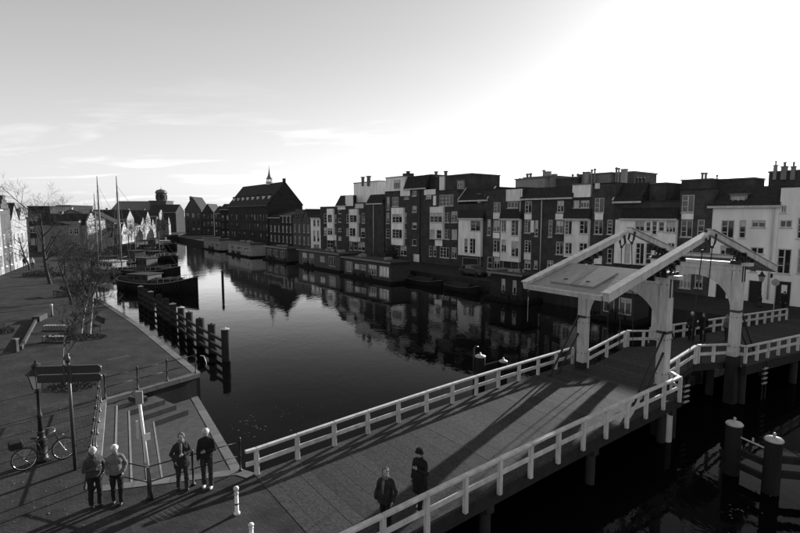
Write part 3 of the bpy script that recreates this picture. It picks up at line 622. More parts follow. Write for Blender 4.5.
# warehouse
wcl = rowpt(268.5); we = er; WY = wcl.y
wlen = 33.0; hE = zat(204.5, (0, WY)) - QZ; hR = zat(182, (0, WY + 3)) - QZ
wh_root = gable('warehouse', 'big dark brick warehouse with steep roof, dormers and a gable chimney', wcl - we * wlen, we, wlen, 10.5, hE, hR, 'brick_old', 'roof_dark', 'eave', (15, 4, 1.2, 2.7, 1.1, 1.7, 3), cat='warehouse', chim=((wlen - .5, 5.25, .9),), dormers=8, trim='lead', fm='brick_mid')
# ridge turret and spire on the warehouse roof
tp = wcl - we * (wlen * .33) + V((we.y, -we.x, 0)) * -5.25
tt = thing('roof_turret', 'slender spired turret standing on the warehouse ridge', 'turret', tp + UP * (QZ + hR - .3))
q = MB(); q.lathe([(1.0, 0), (1.0, .7), (1.2, .75), (1.2, .9), (.8, .95)], 8, tp + UP * (QZ + hR - .3)); q.build('base', 'white_paint', tt)
q = MB()
for k in range(8):
    a_ = k * math.pi / 4; pp = tp + V((math.cos(a_) * .75, math.sin(a_) * .75, QZ + hR + .6)); q.tube([pp, pp + UP * .9], .1, 6)
q.build('lantern', 'white_paint', tt)
q = MB(); q.lathe([(1.05, 0), (.65, .5), (.35, 1.3), (.14, 2.6), (.05, 3.4), (.03, 4.0)], 8, tp + UP * (QZ + hR + 1.45)); q.build('spire', 'lead', tt)
# dark houses at the bend
def fhouse(label, x0, x1, Y, ye, yr, wallm, roofm='roof_dark', front='gable', grid=None, name='gabled_house', ang=0.0, base=0.9, **k):
    a = aty(x0, 240, Y); e = V((math.cos(ang), math.sin(ang), 0)); wd = (x1 - x0) / F * Y * 1.0
    return gable(name, label, (a.x, a.y), e, wd, 10, zat(ye, (0, Y)) - base, zat(yr, (0, Y)) - base, wallm, roofm, front, grid, z0=base, **k)
fhouse('tall dark house with pyramid-like gable at the canal bend', 186, 202, 205, 210, 197, 'brick_mid', grid=(3, 4, 1.5, 3.0, 1.0, 1.9, 3), chim=((1, 4, .3),), fm='lead')
fhouse('dark gabled house between the tall house and the low one', 203, 214.5, 200, 213, 204, 'brick_old', grid=(3, 3, 1.2, 3.0, .8, 1.8, 3), fm='lead')
fhouse('low dark house next to the warehouse wall', 215, 226, 190, 213, 207, 'brick_old', front='eave', grid=(3, 3, 1.2, 3.0, .8, 1.8, 3), chim=((1, 4, .3),), fm='lead')
fhouse('dark brick wing joined to the left end of the warehouse', 221, 231, 178, 209, 204, 'brick_old', front='eave', grid=(2, 3, 1.2, 2.8, .9, 1.7, 3), fm='lead')
# church with long roof and tower
Yc = 260.0
gable('church', 'long high church roof rising over the white houses', tuple(aty(112, 240, Yc))[:2], (1, 0), 25, 16, zat(211, (0, Yc)) - .9, zat(201, (0, Yc)) - .9, 'brick_mid', 'lead', 'eave', None, cat='church', z0=.9, trim='lead')
tb = aty(163.5, 240, Yc + 4); tw = thing('church_tower', 'domed tower beside the long church roof', 'tower', V((tb.x, tb.y, .9)))
zt = lambda y: zat(y, (0, Yc + 4))
q = MB(); q.box((tb.x - 4.2, tb.y - 4.2, .9), (tb.x + 4.2, tb.y + 4.2, zt(201.5))); q.build('base', 'brick_mid', tw)
q = MB(); q.box((tb.x - 4.6, tb.y - 4.6, zt(201.5) + .01), (tb.x + 4.6, tb.y + 4.6, zt(200.8))); q.build('cornice', 'stone_edge', tw)
q = MB(); q.lathe([(2.7, zt(200.8) + .01), (2.7, zt(193.5)), (3.1, zt(193.4)), (3.1, zt(192.8))], 8, (tb.x, tb.y, 0)); q.build('lantern', 'brick_mid', tw)
q = MB(); q.lathe([(2.9, zt(192.8) + .01), (2.8, zt(191.6)), (2.1, zt(190.2)), (.6, zt(189.3)), (.12, zt(189)), (.1, zt(187))], 12, (tb.x, tb.y, 0)); q.build('dome', 'lead', tw)
for k in range(8):
    a_ = math.pi / 8 + k * math.pi / 4; q = MB(); d = V((math.cos(a_), math.sin(a_), 0)); s_ = V((-d.y, d.x, 0)); q.fbox((tb.x, tb.y, 0), s_, d, UP, -.5, .5, 2.4, 2.75, zt(199.5), zt(195)); q.build('louvre', 'iron', tw)
# sunlit white houses along the far left bank
rnd = random.Random(3); y = 0.0; i = 0; fe = V((-29, 110, 0)).normalized(); fo0 = V((-70.5, 113, 0))
desc = ['first and nearest', 'second', 'third', 'fourth', 'fifth', 'sixth', 'seventh', 'eighth', 'ninth', 'tenth', 'eleventh', 'twelfth', 'thirteenth', 'farthest']
while i < 14:
    wd = rnd.uniform(5.6, 8.4); hr = rnd.uniform(6.8, 10.2); he = hr - rnd.uniform(1.6, 3.4); ev = rnd.random() < .35; dkw = rnd.random() < .22
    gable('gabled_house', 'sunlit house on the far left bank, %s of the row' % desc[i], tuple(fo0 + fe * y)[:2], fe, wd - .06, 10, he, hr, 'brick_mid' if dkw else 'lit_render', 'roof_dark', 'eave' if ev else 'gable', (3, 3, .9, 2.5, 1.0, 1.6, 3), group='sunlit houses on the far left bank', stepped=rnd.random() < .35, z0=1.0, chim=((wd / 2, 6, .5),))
    y += wd; i += 1
fhouse('dark slab-roofed building behind the white far-bank houses', 150, 177, 250, 212, 204.5, 'brick_old', front='eave', grid=None)
# grey flat houses left
def flat(label, x0, x1, Y, yt, wallm, grid, group=None):
    a = aty(x0, 240, Y); wd = (x1 - x0) / F * Y; h = zat(yt, (0, Y)) - QZ
    P = V((a.x, a.y, 0)); e = V((1, 0, 0)); n = V((0, -1, 0)); root = thing('flat_roofed_building', label, 'building', P + e * wd / 2 + UP * QZ, group)
    nc, nw, zb, zs, ww, wh = grid; holes = [(wd * (i + .5) / nc - ww / 2, wd * (i + .5) / nc + ww / 2, QZ + zb + j * zs, QZ + zb + j * zs + wh) for i in range(nc) for j in range(nw) if zb + j * zs + wh < h - .2]
    q = MB(); wall_holes(q, P, e, n, 0, wd, QZ - .05, QZ + h, holes, 0.0)
    W = lambda u, d, z: P + e * u - n * d + UP * (QZ + z)
    for u in (0, wd): q.add([W(u, 0, -.05), W(u, 10, -.05), W(u, 10, h), W(u, 0, h)], [(0, 1, 2, 3)])
    q.add([W(0, 10, -.05), W(wd, 10, -.05), W(wd, 10, h), W(0, 10, h)], [(0, 1, 2, 3)]); q.build('wall', wallm, root)
    q = MB(); q.fbox(P, e, n, UP, -.1, wd + .1, -10.1, .1, QZ + h + .003, QZ + h + .25); q.build('roof', 'roof_dark', root)
    for hh in holes: window(root, P, e, n, *hh, 2, 2, 0.0, fwid=.1)
    return root
flat('dark tall flat-roofed house beyond the left quay', 30, 52, 120, 207, 'brick_old', (4, 3, 1.0, 2.9, 1.1, 1.5))
flat('grey block with low dark roof behind the tall bare tree', 54, 80, 112, 221, 'grey_clad', (4, 2, 1.0, 2.8, 1.1, 1.4))
flat('dark cube-shaped roof block above the grey block', 58, 73, 140, 206, 'brick_old', (3, 3, 1.5, 3.2, 1.1, 1.5))
flat('small dark roof block right of the cube-shaped one', 74, 84, 146, 211, 'brick_old', (2, 3, 1.5, 3.0, 1.1, 1.5))
# near-left sunlit row
lA = at(4, 274, QZ); lB = at(29, 264, QZ); le = (lB - lA); le.z = 0; Ltot = le.length; le.normalize()
labs = ['tall sunlit white house at the left picture edge', 'sunlit pale house with dark ground floor, second from the left edge', 'sunlit narrow house, third from the left edge', 'sunlit house at the far end of the left row']
pos = -11.0
for i, (wd, hr, st_) in enumerate(((11.5, 10.2, False), (5.5, 10.6, True), (5.2, 9.8, False), (5.0, 9.0, True))):
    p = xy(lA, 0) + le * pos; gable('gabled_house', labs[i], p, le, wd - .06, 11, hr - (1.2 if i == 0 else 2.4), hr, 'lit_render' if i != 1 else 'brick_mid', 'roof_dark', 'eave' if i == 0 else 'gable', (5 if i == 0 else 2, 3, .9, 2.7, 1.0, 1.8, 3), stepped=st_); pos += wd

#SECTION-BRIDGE
# ------------------------------------------------------------------ the bridge
def dz(t): return lerp(QZ + 0.01, 1.95, t) + 0.10 * math.sin(math.pi * t)     # deck height along the near approach
Ld = xy(L1, 0) - xy(L0, 0); Llen = Ld.length
def Lp(t): return lerp(xy(L0, 0), xy(L1, 0), t)
Rfull = (xy(R1, 0) - RS).length
def Rp(t):  # matching point on the right edge, square to the deck axis
    p = Lp(t); ax = Ld.normalized(); return isec(p, V((ax.y, -ax.x, 0)), xy(R1, 0), rdir)
br = thing('bridge_deck', 'gritted plank deck of the near bridge approach with dark fascia', 'bridge deck', xy(L0, QZ))
NP = 46
for i in range(NP):
    t0, t1 = i / NP, (i + 1) / NP; g = 0.0025 / Llen
    a, b = Lp(t0 + g), Lp(t1 - g); c_, d = Rp(t0 + g), Rp(t1 - g); jz = random.uniform(-.003, .003)
    za, zb = dz(t0) + jz, dz(t1) + jz
    q = MB(); q.add([xy(a, za - .09), xy(b, zb - .09), xy(d, zb - .09), xy(c_, za - .09), xy(a, za), xy(b, zb), xy(d, zb), xy(c_, za)], [(0, 3, 2, 1), (4, 5, 6, 7), (0, 1, 5, 4), (1, 2, 6, 5), (2, 3, 7, 6), (3, 0, 4, 7)])
    q.build('plank', 'deck_grit', br)
# girders and fascia
for side, Pf in (('l', Lp), ('r', Rp)):
    q = MB(); N = 12
    for i in range(N):
        a, b = Pf(i / N), Pf((i + 1) / N); d = (b - a).normalized(); n = V((d.y, -d.x, 0)) * (1 if side == 'r' else -1)
        q.add([xy(a, dz(i / N) - .52), xy(b, dz((i + 1) / N) - .52), xy(b, dz((i + 1) / N) - .095), xy(a, dz(i / N) - .095)] + [xy(a - n * .2, dz(i / N) - .52), xy(b - n * .2, dz((i + 1) / N) - .52), xy(b - n * .2, dz((i + 1) / N) - .095), xy(a - n * .2, dz(i / N) - .095)], [(0, 1, 2, 3), (7, 6, 5, 4), (0, 4, 5, 1), (3, 2, 6, 7)])
    q.build('edge_girder', 'fascia', br)
for k in range(1, 4):
    q = MB()
    for i in range(12):
        f0 = lambda t: lerp(Lp(t), Rp(t), k / 4); a, b = f0(i / 12), f0((i + 1) / 12); q.bar(xy(a, dz(i / 12) - .3), xy(b, dz((i + 1) / 12) - .3), .2, .38)
    q.build('girder', 'timber_dark', br)
def pile(parent, p, r, z0, z1, m='timber_dark', name='pile', n=10):
    q = MB(); q.lathe([(r, z0), (r, (z0 + z1) / 2), (r * .97, z1 - .05), (r * .88, z1)], n, (p[0], p[1], 0)); return q.build(name, m, parent, True)
for t in (.3, .62, .96):
    for k in (.04, .35, .65, .96): pile(br, lerp(Lp(t), Rp(t), k), .17, -1.5, dz(t) - .5, 'white_paint' if (t > .9 and k > .9) else 'timber_dark')
    q = MB(); q.bar(xy(Lp(t), dz(t) - .62), xy(Rp(t), dz(t) - .62), .3, .25); q.build('cross_beam', 'timber_dark', br)

def railing(label, pts, posts, hgt=0.84, below=0.0, ends=(0, 0), thick=.13):
    """pts: list of 3-D deck-level points (polyline); posts: list of 3-D points"""
    root = thing('bridge_railing', label, 'railing', pts[0], 'white timber bridge railings')
    for p in posts:
        q = MB(); d = (V(pts[-1]) - V(pts[0])); d.z = 0; d.normalize(); n = V((d.y, -d.x, 0)); q.fbox(V(p), d, n, UP, -.065, .065, -.065, .065, -below, hgt - .05); bevel(q.build('post', 'white_paint', root), .012)
    rj = random.Random(len(posts) * 7 + int(abs(pts[0][0]) * 10))
    for nm, z, ww, hh in (('top_rail', hgt, .15, .085), ('mid_rail', hgt * .5, .055, .15)):
        k = 0
        while k < len(pts) - 1:
            m = min(k + (3 if len(pts) > 5 else 1), len(pts) - 1); q = MB(); jz = rj.uniform(-.006, .006)
            for a, b in zip(pts[k:m], pts[k + 1:m + 1]):
                a, b = V(a), V(b); d = (b - a).normalized(); q.bar(a + UP * (z + jz) + d * .003, b + UP * (z + jz) - d * .003, ww, hh)
            bevel(q.build(nm, 'white_paint', root), .012); k = m
    return root
Lx = [254, 293, 330, 363, 395, 422, 446, 469, 491, 510, 530, 550, 568]
Lposts = [lerp(xy(L0, 0), xy(L1, 0), i / 12) + (Ld.normalized() * .06) for i in range(13)]
nL = V((-Ld.normalized().y, Ld.normalized().x, 0))
Lposts = [xy(p - nL * .1, dz(i / 12)) for i, p in enumerate(Lposts)]
railing('long white railing along the water side of the near approach', [Lposts[0] - Ld.normalized() * .35] + [p for p in Lposts], Lposts)
# right-hand railing with posts fixed outside the fascia
def rdz(p):
    t = (p - Lp(0)).dot(Ld.normalized()) / Llen; return dz(min(max(t, 0), 1))
Rposts = []
sR = 1.36; k = 0
while k * sR < Rfull - .5:
    p = xy(R1, 0) - rdir * (k * sR) + V((rdir.y, -rdir.x, 0)) * .09; Rposts.append(xy(p, rdz(p))); k += 1
Rposts.reverse()
railing('near white railing in front of the two walkers, its posts outside the deck edge', Rposts, Rposts, .88, .2)

# drawbridge: two leaves and two portals
BA = rad(34.0); eb = V((math.cos(BA), math.sin(BA), 0)); nb = V((eb.y, -eb.x, 0))     # nb points to the right-hand (near) side
CA = V((10.15, 22.55, 0)); SPAN = 6.7; CB = CA + eb * SPAN; CM = CA + eb * SPAN / 2
ZA, ZM, ZB = 1.95, 2.55, 2.12; HW = 1.99
def leaf(label, P0, P1, z0, z1, n=10):
    root = thing('drawbridge_leaf', label, 'bridge leaf', xy(P0, z0), 'drawbridge leaves')
    for i in range(n):
        a, b = lerp(P0, P1, i / n + .003), lerp(P0, P1, (i + 1) / n - .003); za, zb = lerp(z0, z1, i / n), lerp(z0, z1, (i + 1) / n)
        q = MB(); q.add([xy(a - nb * 1.75, za - .08), xy(b - nb * 1.75, zb - .08), xy(b + nb * 1.75, zb - .08), xy(a + nb * 1.75, za - .08), xy(a - nb * 1.75, za), xy(b - nb * 1.75, zb), xy(b + nb * 1.75, zb), xy(a + nb * 1.75, za)], [(0, 3, 2, 1), (4, 5, 6, 7), (0, 1, 5, 4), (1, 2, 6, 5), (2, 3, 7, 6), (3, 0, 4, 7)]); q.build('plank', 'deck_grit', root)
    for s in (-1.6, -.55, .55, 1.6):
        q = MB(); q.bar(xy(P0 + nb * s, z0 - .25), xy(P1 + nb * s, z1 - .25), .16, .32); q.build('girder', 'timber_dark', root)
    return root
leaf('near leaf of the drawbridge, sloping up to mid-span', CA, CM - eb * .02, ZA, ZM)
leaf('far leaf of the drawbridge, sloping down past mid-span', CM + eb * .02, CB, ZM, ZB)
# abutment planks filling the corner between approach and leaf
ap = MB(); ap.add([xy(L1, 1.925), xy(CA - nb * 2.3, 1.925), xy(CA + nb * 2.6, 1.925), xy(R1, 1.925)] + [xy(L1, 1.5), xy(CA - nb * 2.3, 1.5), xy(CA + nb * 2.6, 1.5), xy(R1, 1.5)], [(3, 2, 1, 0), (4, 5, 6, 7), (0, 1, 5, 4), (1, 2, 6, 5), (2, 3, 7, 6), (3, 0, 4, 7)])
pier = thing('bridge_pier', 'landing pier carrying the near portal of the drawbridge', 'pier', xy(CA, 1.5)); ap.build('slab', 'deck_grit', pier)
for s in (-2.2, -.8, .8, 2.4):
    for t in (-.5, 0.15): pile(pier, CA + nb * s + eb * t * 1.2, .18, -1.5, 1.5)
far_end = at(787, 309.5, 2.55)
fl = (far_end - (CB - nb * 2.4)); FD = V((fl.x, fl.y, 0)); FLEN = FD.length; FD.normalize(); FD = lerp(FD, eb, .35).normalized(); FN = V((FD.y, -FD.x, 0))
fdk = thing('bridge_deck', 'far bridge approach where three walkers stand', 'bridge deck', xy(CB, ZB))
FN_ = 30
def fz(t): return lerp(ZB, 1.5, t)
FL = 19.0
for i in range(FN_):
    a, b = CB + FD * (FL * (i / FN_) + .01), CB + FD * (FL * (i + 1) / FN_ - .01); za, zb = fz(i / FN_), fz((i + 1) / FN_)
    q = MB(); q.add([xy(a - nb * 2.5, za - .09), xy(b - nb * 2.5, zb - .09), xy(b + nb * 2.6, zb - .09), xy(a + nb * 2.6, za - .09), xy(a - nb * 2.5, za), xy(b - nb * 2.5, zb), xy(b + nb * 2.6, zb), xy(a + nb * 2.6, za)], [(0, 3, 2, 1), (4, 5, 6, 7), (0, 1, 5, 4), (1, 2, 6, 5), (2, 3, 7, 6), (3, 0, 4, 7)]); q.build('plank', 'deck_grit', fdk)
for s in (-2.45, -.8, .8, 2.5):
    q = MB(); q.bar(xy(CB + nb * s, ZB - .32), xy(CB + FD * FL + nb * s, 1.5 - .32), .2, .42); q.build('girder', 'fascia', fdk)
for t in (0.02, .33, .66):
    for s in (-2.3, -.8, .8, 2.3): pile(fdk, CB + FD * FL * t + nb * s, .18, -1.5, fz(t) - .3)
# leaf railings
for s, nm in ((-1, 'water side'), (1, 'near side')):
    for (P0, P1, z0, z1, w_) in ((CA, CM, ZA, ZM, 'near'), (CM, CB, ZM, ZB, 'far')):
        o_ = nb * s * 1.78; ins_ = eb * .12
        pts = [xy(P0 + o_ + ins_, lerp(z0, z1, .03)), xy(P1 + o_ - ins_ * .5, lerp(z0, z1, .98))]
        railing('short white railing on the %s leaf, %s' % (w_, nm), pts, [lerp(pts[0], pts[1], t) for t in ((.0, .5, 1.0) if w_ == 'near' else (0.02, .5, 1.0))], .86)
# far approach railings
for s, lab, L_ in ((-1, 'white railing curving away behind the three walkers', 17.5), (1, 'white railing of the far approach on the near side, at the right edge', 19)):
    base = CB + nb * s * 2.45 + FD * .2; n_ = int(L_ / 1.15); pts = [xy(base + FD * L_ * i / n_, fz(L_ * i / n_ / FL)) for i in range(n_ + 1)]
    pts = [xy(CB + nb * s * 2.1 + eb * .2, ZB)] + pts if s > 0 else pts
    railing(lab, pts, pts[1:] if s > 0 else pts, .86)
# short return railings at the portals
railing('short return railing joining the near railing to the portal post', [xy(R1, 1.95), xy(CA + nb * 2.25 + eb * .25, 1.95)], [xy(CA + nb * 2.25 + eb * .25, 1.95)], .86)

HP = 5.05          # portal height above deck
BS = 0.28          # slope of the balance beams
def portal(label, C, sgn, z, label_posts):
    """sgn +1: land side is -eb (near portal); -1: land side is +eb"""
    root = thing('bridge_portal', label, 'drawbridge portal', xy(C, z), 'drawbridge portals')
    ax = eb * sgn          # towards mid-span
    T = .44; pw = .42
    for s in (-1, 1):
        c0 = xy(C + nb * s * HW, 0)
        q = MB(); q.fbox(c0, eb, nb, UP, -T / 2, T / 2, -pw / 2, pw / 2, z + .3, z + HP); po = bevel(q.build('post', 'white_paint', root), .03)
        q = MB(); q.fbox(c0, eb, nb, UP, -T / 2 - .03, T / 2 + .03, -pw / 2 - .03, pw / 2 + .03, -1.4, z + .3); q.build('post_foot', 'timber_dark', po)
        # iron straps on the post head and pivot chair
        for k in (-.13, .13):
            q = MB(); q.fbox(c0, eb, nb, UP, k - .035, k + .035, pw / 2 + .002, pw / 2 + .03, z + HP - .95, z + HP + .3); q.build('iron_strap', 'iron', po)
            q = MB(); q.fbox(c0, eb, nb, UP, k - .035, k + .035, -pw / 2 - .03, -pw / 2 - .002, z + HP - .95, z + HP + .3); q.build('iron_strap', 'iron', po)
        q = MB(); q.fbox(c0, eb, nb, UP, -.45, .45, -.2, .2, z + HP + .004, z + HP + .1); q.fbox(c0, eb, nb, UP, -.5, -.42, -.22, .22, z + HP - .08, z + HP + .12); q.fbox(c0, eb, nb, UP, .42, .5, -.22, .22, z + HP - .08, z + HP + .12)
        for k in (-1, 1): q.bar(c0 + eb * k * .34 + UP * (z + HP + .1), c0 + UP * (z + HP + .42), .1, .07); q.bar(c0 + eb * k * .34 + UP * (z + HP + .1), c0 + ax * (k * .75) + UP * (z + HP + .42 + BS * k * .75 - .1), .06, .06)
        q.tube([c0 - nb * .28 + UP * (z + HP + .42), c0 + nb * .28 + UP * (z + HP + .42)], .07, 10); q.build('pivot_chair', 'iron', po)
        q = MB()
        for zz_ in (.8, 2.3, HP - .4):
            for k in (-.12, .12): q.ell(c0 + eb * k + nb * (pw / 2) + UP * (z + zz_), (.028, .028, .028), 6, 4); q.ell(c0 + eb * (-T / 2 if sgn > 0 else T / 2) + nb * k + UP * (z + zz_), (.028, .028, .028), 6, 4); q.ell(c0 + eb * (-T / 2) + nb * k + UP * (z + zz_), (.028, .028, .028), 6, 4)
        q.build('bolts', 'iron_worn', po)
        q = MB(); q.fbox(c0, eb, nb, UP, -T / 2 - .012, T / 2 + .012, -pw / 2 - .012, pw / 2 + .012, z + 2.55, z + 2.67); q.build('iron_band', 'iron_worn', po)
        # two raking iron stays to the deck on the land side
        for k, (zu, run) in enumerate(((2.65, 1.75), (1.75, 1.15))):
            dl = -ax; g = c0 + dl * (run + .3) + nb * s * .12; q = MB()
            zf = (1.9 if sgn > 0 else ZB) + .02
            q.tube([c0 + dl * T / 2 + nb * s * .12 + UP * (z + zu), xy(g, zf + .3), xy(g + dl * .12, zf + .05), xy(g + dl * .3, zf)], .045, 8); q.build('raking_stay', 'iron', root, True)
    # arched head: lintel and spandrels in one timber panel
    R_ = HW - pw / 2 - .02; zc = z + HP - .78 - R_ * .95; N = 20; q = MB()
    prof = [(R_ * math.cos(math.pi * i / N), zc + R_ * .95 * math.sin(math.pi * i / N)) for i in range(N + 1)]
    th = .13; ztop = z + HP - .16; o_ = xy(C, 0)
    for i in range(N):
        (u0, z0), (u1, z1) = prof[i], prof[i + 1]
        P = lambda u, d, zz: o_ + nb * u + eb * d + UP * zz
        q.add([P(u0, -th, z0), P(u1, -th, z1), P(u1, -th, ztop), P(u0, -th, ztop), P(u0, th, z0), P(u1, th, z1), P(u1, th, ztop), P(u0, th, ztop)], [(0, 1, 2, 3), (7, 6, 5, 4), (0, 4, 5, 1), (3, 2, 6, 7)])
    q.build('arch_panel', 'white_paint', root)
    q = MB(); q.fbox(o_, nb, eb, UP, -HW - .55, HW + .55, -.2, .2, z + HP - .16 + .002, z + HP + .0); q.build('lintel_cap', 'white_paint', root)
    q = MB(); q.fbox(o_, nb, eb, UP, -HW + pw / 2, HW - pw / 2, -.17, .17, z + HP - .42, z + HP - .24); q.build('lintel', 'white_paint', root)
    # balance beams
    zp = z + HP + .56; bl, bf = 4.25, SPAN / 2 - .12
    for s in (-1, 1):
        c0 = xy(C + nb * s * (HW - .02), zp)
        a = c0 - ax * bl - UP * BS * bl; b = c0 + ax * bf + UP * BS * bf
        d = (b - a).normalized(); sd = nb; uu = d.cross(sd) if d.cross(sd).z > 0 else sd.cross(d); L = (b - a).length
        q = MB(); h0, h1 = .13, .1           # tapered beam
        q.add([a - sd * .15 - uu * h0, a + sd * .15 - uu * h0, a + sd * .15 + uu * .21, a - sd * .15 + uu * .21, b - sd * .11 - uu * h1 + uu * .05, b + sd * .11 - uu * h1 + uu * .05, b + sd * .11 + uu * .21, b - sd * .11 + uu * .21], [(0, 3, 2, 1), (4, 5, 6, 7), (0, 1, 5, 4), (1, 2, 6, 5), (2, 3, 7, 6), (3, 0, 4, 7)])
        be = bevel(q.build('balance_beam', 'white_paint', root), .02)
        q = MB(); q.add([], []); q.fbox(a, d, sd, uu, -.03, L + .03, -.18, .18, .212, .245); q.build('cover_board', 'white_paint', be)
        # iron strapping under the beam near the pivot
        q = MB(); m0 = bl / L * L
        q.fbox(a, d, sd, uu, bl - 1.3, bl + 1.35, -.06, .06, -.30, -.21)
        for k in (-1.2, -.75, -.3, .35, .8, 1.25): q.fbox(a, d, sd, uu, bl + k - .045, bl + k + .045, -.155, .155, -.36, -.12)
        q.build('iron_strapping', 'iron', be)
        # forked end and hanging rod to the leaf
        q = MB(); fk = b - d * .35
        q.fbox(fk, d, sd, uu, -.07, .07, .125, .16, -.35, .1); q.fbox(fk, d, sd, uu, -.07, .07, -.16, -.125, -.35, .1)
        lo = fk - UP * .55; q.tube([fk - sd * .15 - uu * .3, lo], .035, 6); q.tube([fk + sd * .15 - uu * .3, lo], .035, 6)
        q.tube([lo - UP * .02, lo + UP * .12], .07, 8)
        foot = xy(C + ax * (bf - .5) + nb * s * 1.72, lerp(z, ZM, .86) - .1)
        q.tube([lo, foot], .022, 6); q.build('hanging_rod', 'iron', root)
        # end fitting with a short chain
        q = MB(); ce = a + d * .12 - uu * .25
        q.fbox(ce, d, sd, uu, -.06, .06, -.04, .04, -.22, 0)
        if sgn > 0:
            for k in range(14): q.ell(ce - UP * (.25 + k * .085), (.02, .02, .045), 6, 4)
        q.build('end_chain', 'iron', root)
    # ballast box: boarded deck between the land ends with hatches
    a0 = xy(C, zp) - ax * bl - UP * BS * bl; d = (ax + UP * BS).normalized(); uu = (UP - ax * BS).normalized(); wdt = HW - .2
    ln = 3.0; nb_ = 12
    for i in range(nb_):
        q = MB(); q.fbox(a0, d, nb, uu, ln * i / nb_ + .03, ln * (i + 1) / nb_ + .018, -wdt, wdt, .0, .09); q.build('ballast_board', 'boards_white', root)
    q = MB(); q.fbox(a0, d, nb, uu, .02, ln, -wdt + .03, wdt - .03, -.12, -.003); bx = q.build('ballast_box', 'white_paint', root)
    q = MB(); q.fbox(a0, d, nb, uu, -.05, .025, -wdt - .0, wdt + .0, -.10, .1); q.build('end_board', 'white_paint', bx)
    for k in (0, 1):
        u0_ = -1.05 + k * 1.08; q = MB(); q.fbox(a0, d, nb, uu, .55, 2.25, u0_, u0_ + 1.05, .093, .17); h_ = bevel(q.build('hatch', 'boards_white', bx), .01)
        q = MB(); q.fbox(a0, d, nb, uu, .9, 1.0, u0_ + .45, u0_ + .6, .173, .2); q.build('hatch_handle', 'iron', h_)
    return root
portal('near white drawbridge portal whose boarded counterweight faces the camera', CA, 1, ZA, 0)
portal('far white drawbridge portal, its beams sloping away to the right bank', CB, -1, ZB, 0)

#SECTION-OBJECTS
# ------------------------------------------------------------------ piles and guard fences in the water
gp = [(141.5,287.6,304.5),(146.3,290.7,307.5),(151.7,293,311),(159.8,296,315.5),(166.3,300.5,320),(173.7,305.4,325.5),(182,309,331),(190.2,314.4,337.5),(201,320.5,345),(212.7,326.6,352.5),(226.3,331,361)]
p0 = at(226.3, 361, 0)
fen = thing('mooring_fence', 'row of dark timber piles with cross beams beside the left quay', 'pile fence', p0)
pts = []
for i, (x, y0, y1) in enumerate(gp):
    p = at(x, y1, 0); pts.append(p); h = zat(y0, p)
    pl = pile(fen, p, .28 if i % 4 else .32, -1.5, h + .12, 'timber_dark'); h += .12
    q = MB(); q.lathe([(.29, h + .002), (.29, h + .03), (.08, h + .08), (.03, h + .14)], 10, (p.x, p.y, 0)); q.build('pile_cap', 'cap_metal' if i in (0,2,5,6,10) else 'timber_dark', pl)
for k in (.3, .85, 1.4):
    q = MB()
    for a, b in zip(pts, pts[1:]):
        d = (b - a).normalized(); n = V((d.y, -d.x, 0)) * .2; q.bar(a + n + UP * k - d * .1, b + n + UP * k + d * .1, .12, .17)
    q.build('cross_beam', 'timber_dark', fen)
p = at(223, 290.5, 0); sp = thing('mooring_pile', 'lone dark pile standing in open water', 'pile', p); pile(sp, p, .16, -1.5, zat(271.5, p)); q = MB(); q.lathe([(.18, 0), (.18, .06), (.05, .14)], 10, (p.x, p.y, zat(271.5, p) + .002)); q.build('pile_cap', 'iron', sp)
# capped piles at the lower right with rails
rp_ = [(731, 473, 425, .27), (770, 492, 441, .27)]
fr = thing('guard_fence', 'two thick capped piles with rails in the water at the lower right', 'pile fence', at(731, 473, 0))
rpos = []
for x, yb, yt, r in rp_:
    p = at(x, yb, 0); h = zat(yt, p); rpos.append((p, h)); pl = pile(fr, p, r, -1.5, h, 'timber_wet', n=14)
    q = MB(); q.lathe([(r * 1.02, h + .003), (r * 1.08, h + .05), (r * .9, h + .11), (.05, h + .14), (.035, h + .24), (.06, h + .26), (.02, h + .3)], 16, (p.x, p.y, 0)); q.build('pile_cap', 'cap_metal', pl, True)
(pa, ha), (pb_, hb) = rpos; d = (pb_ - pa).normalized(); pc_ = pb_ + V((2.6, -.55, 0)); pd_ = pb_ + V((5.2, -1.1, 0))
pile(fr, pd_, .27, -1.5, hb, 'timber_wet')
n = V((d.y, -d.x, 0))
for z_ in (.95, .42):
    q = MB(); q.bar(pa + UP * z_, pb_ + UP * z_, .16, .2); q.build('rail', 'timber_wet', fr)
for z_ in (1.2, .68):
    q = MB(); q.bar(pb_ + UP * z_, pd_ + UP * z_, .16, .22); q.build('rail', 'timber_wet', fr)
q = MB(); q.tube([pa + UP * (ha - .35), pb_ + UP * (hb - .38)], .03, 8); q.tube([lerp(pa, pb_, .5) + UP * (ha - .36), lerp(pa, pb_, .5) + UP * (ha - .2)], .03, 8); q.ell(lerp(pa, pb_, .86) + UP * (ha - .42), (.1, .1, .1)); q.build('tie_rod', 'galvanised', fr)
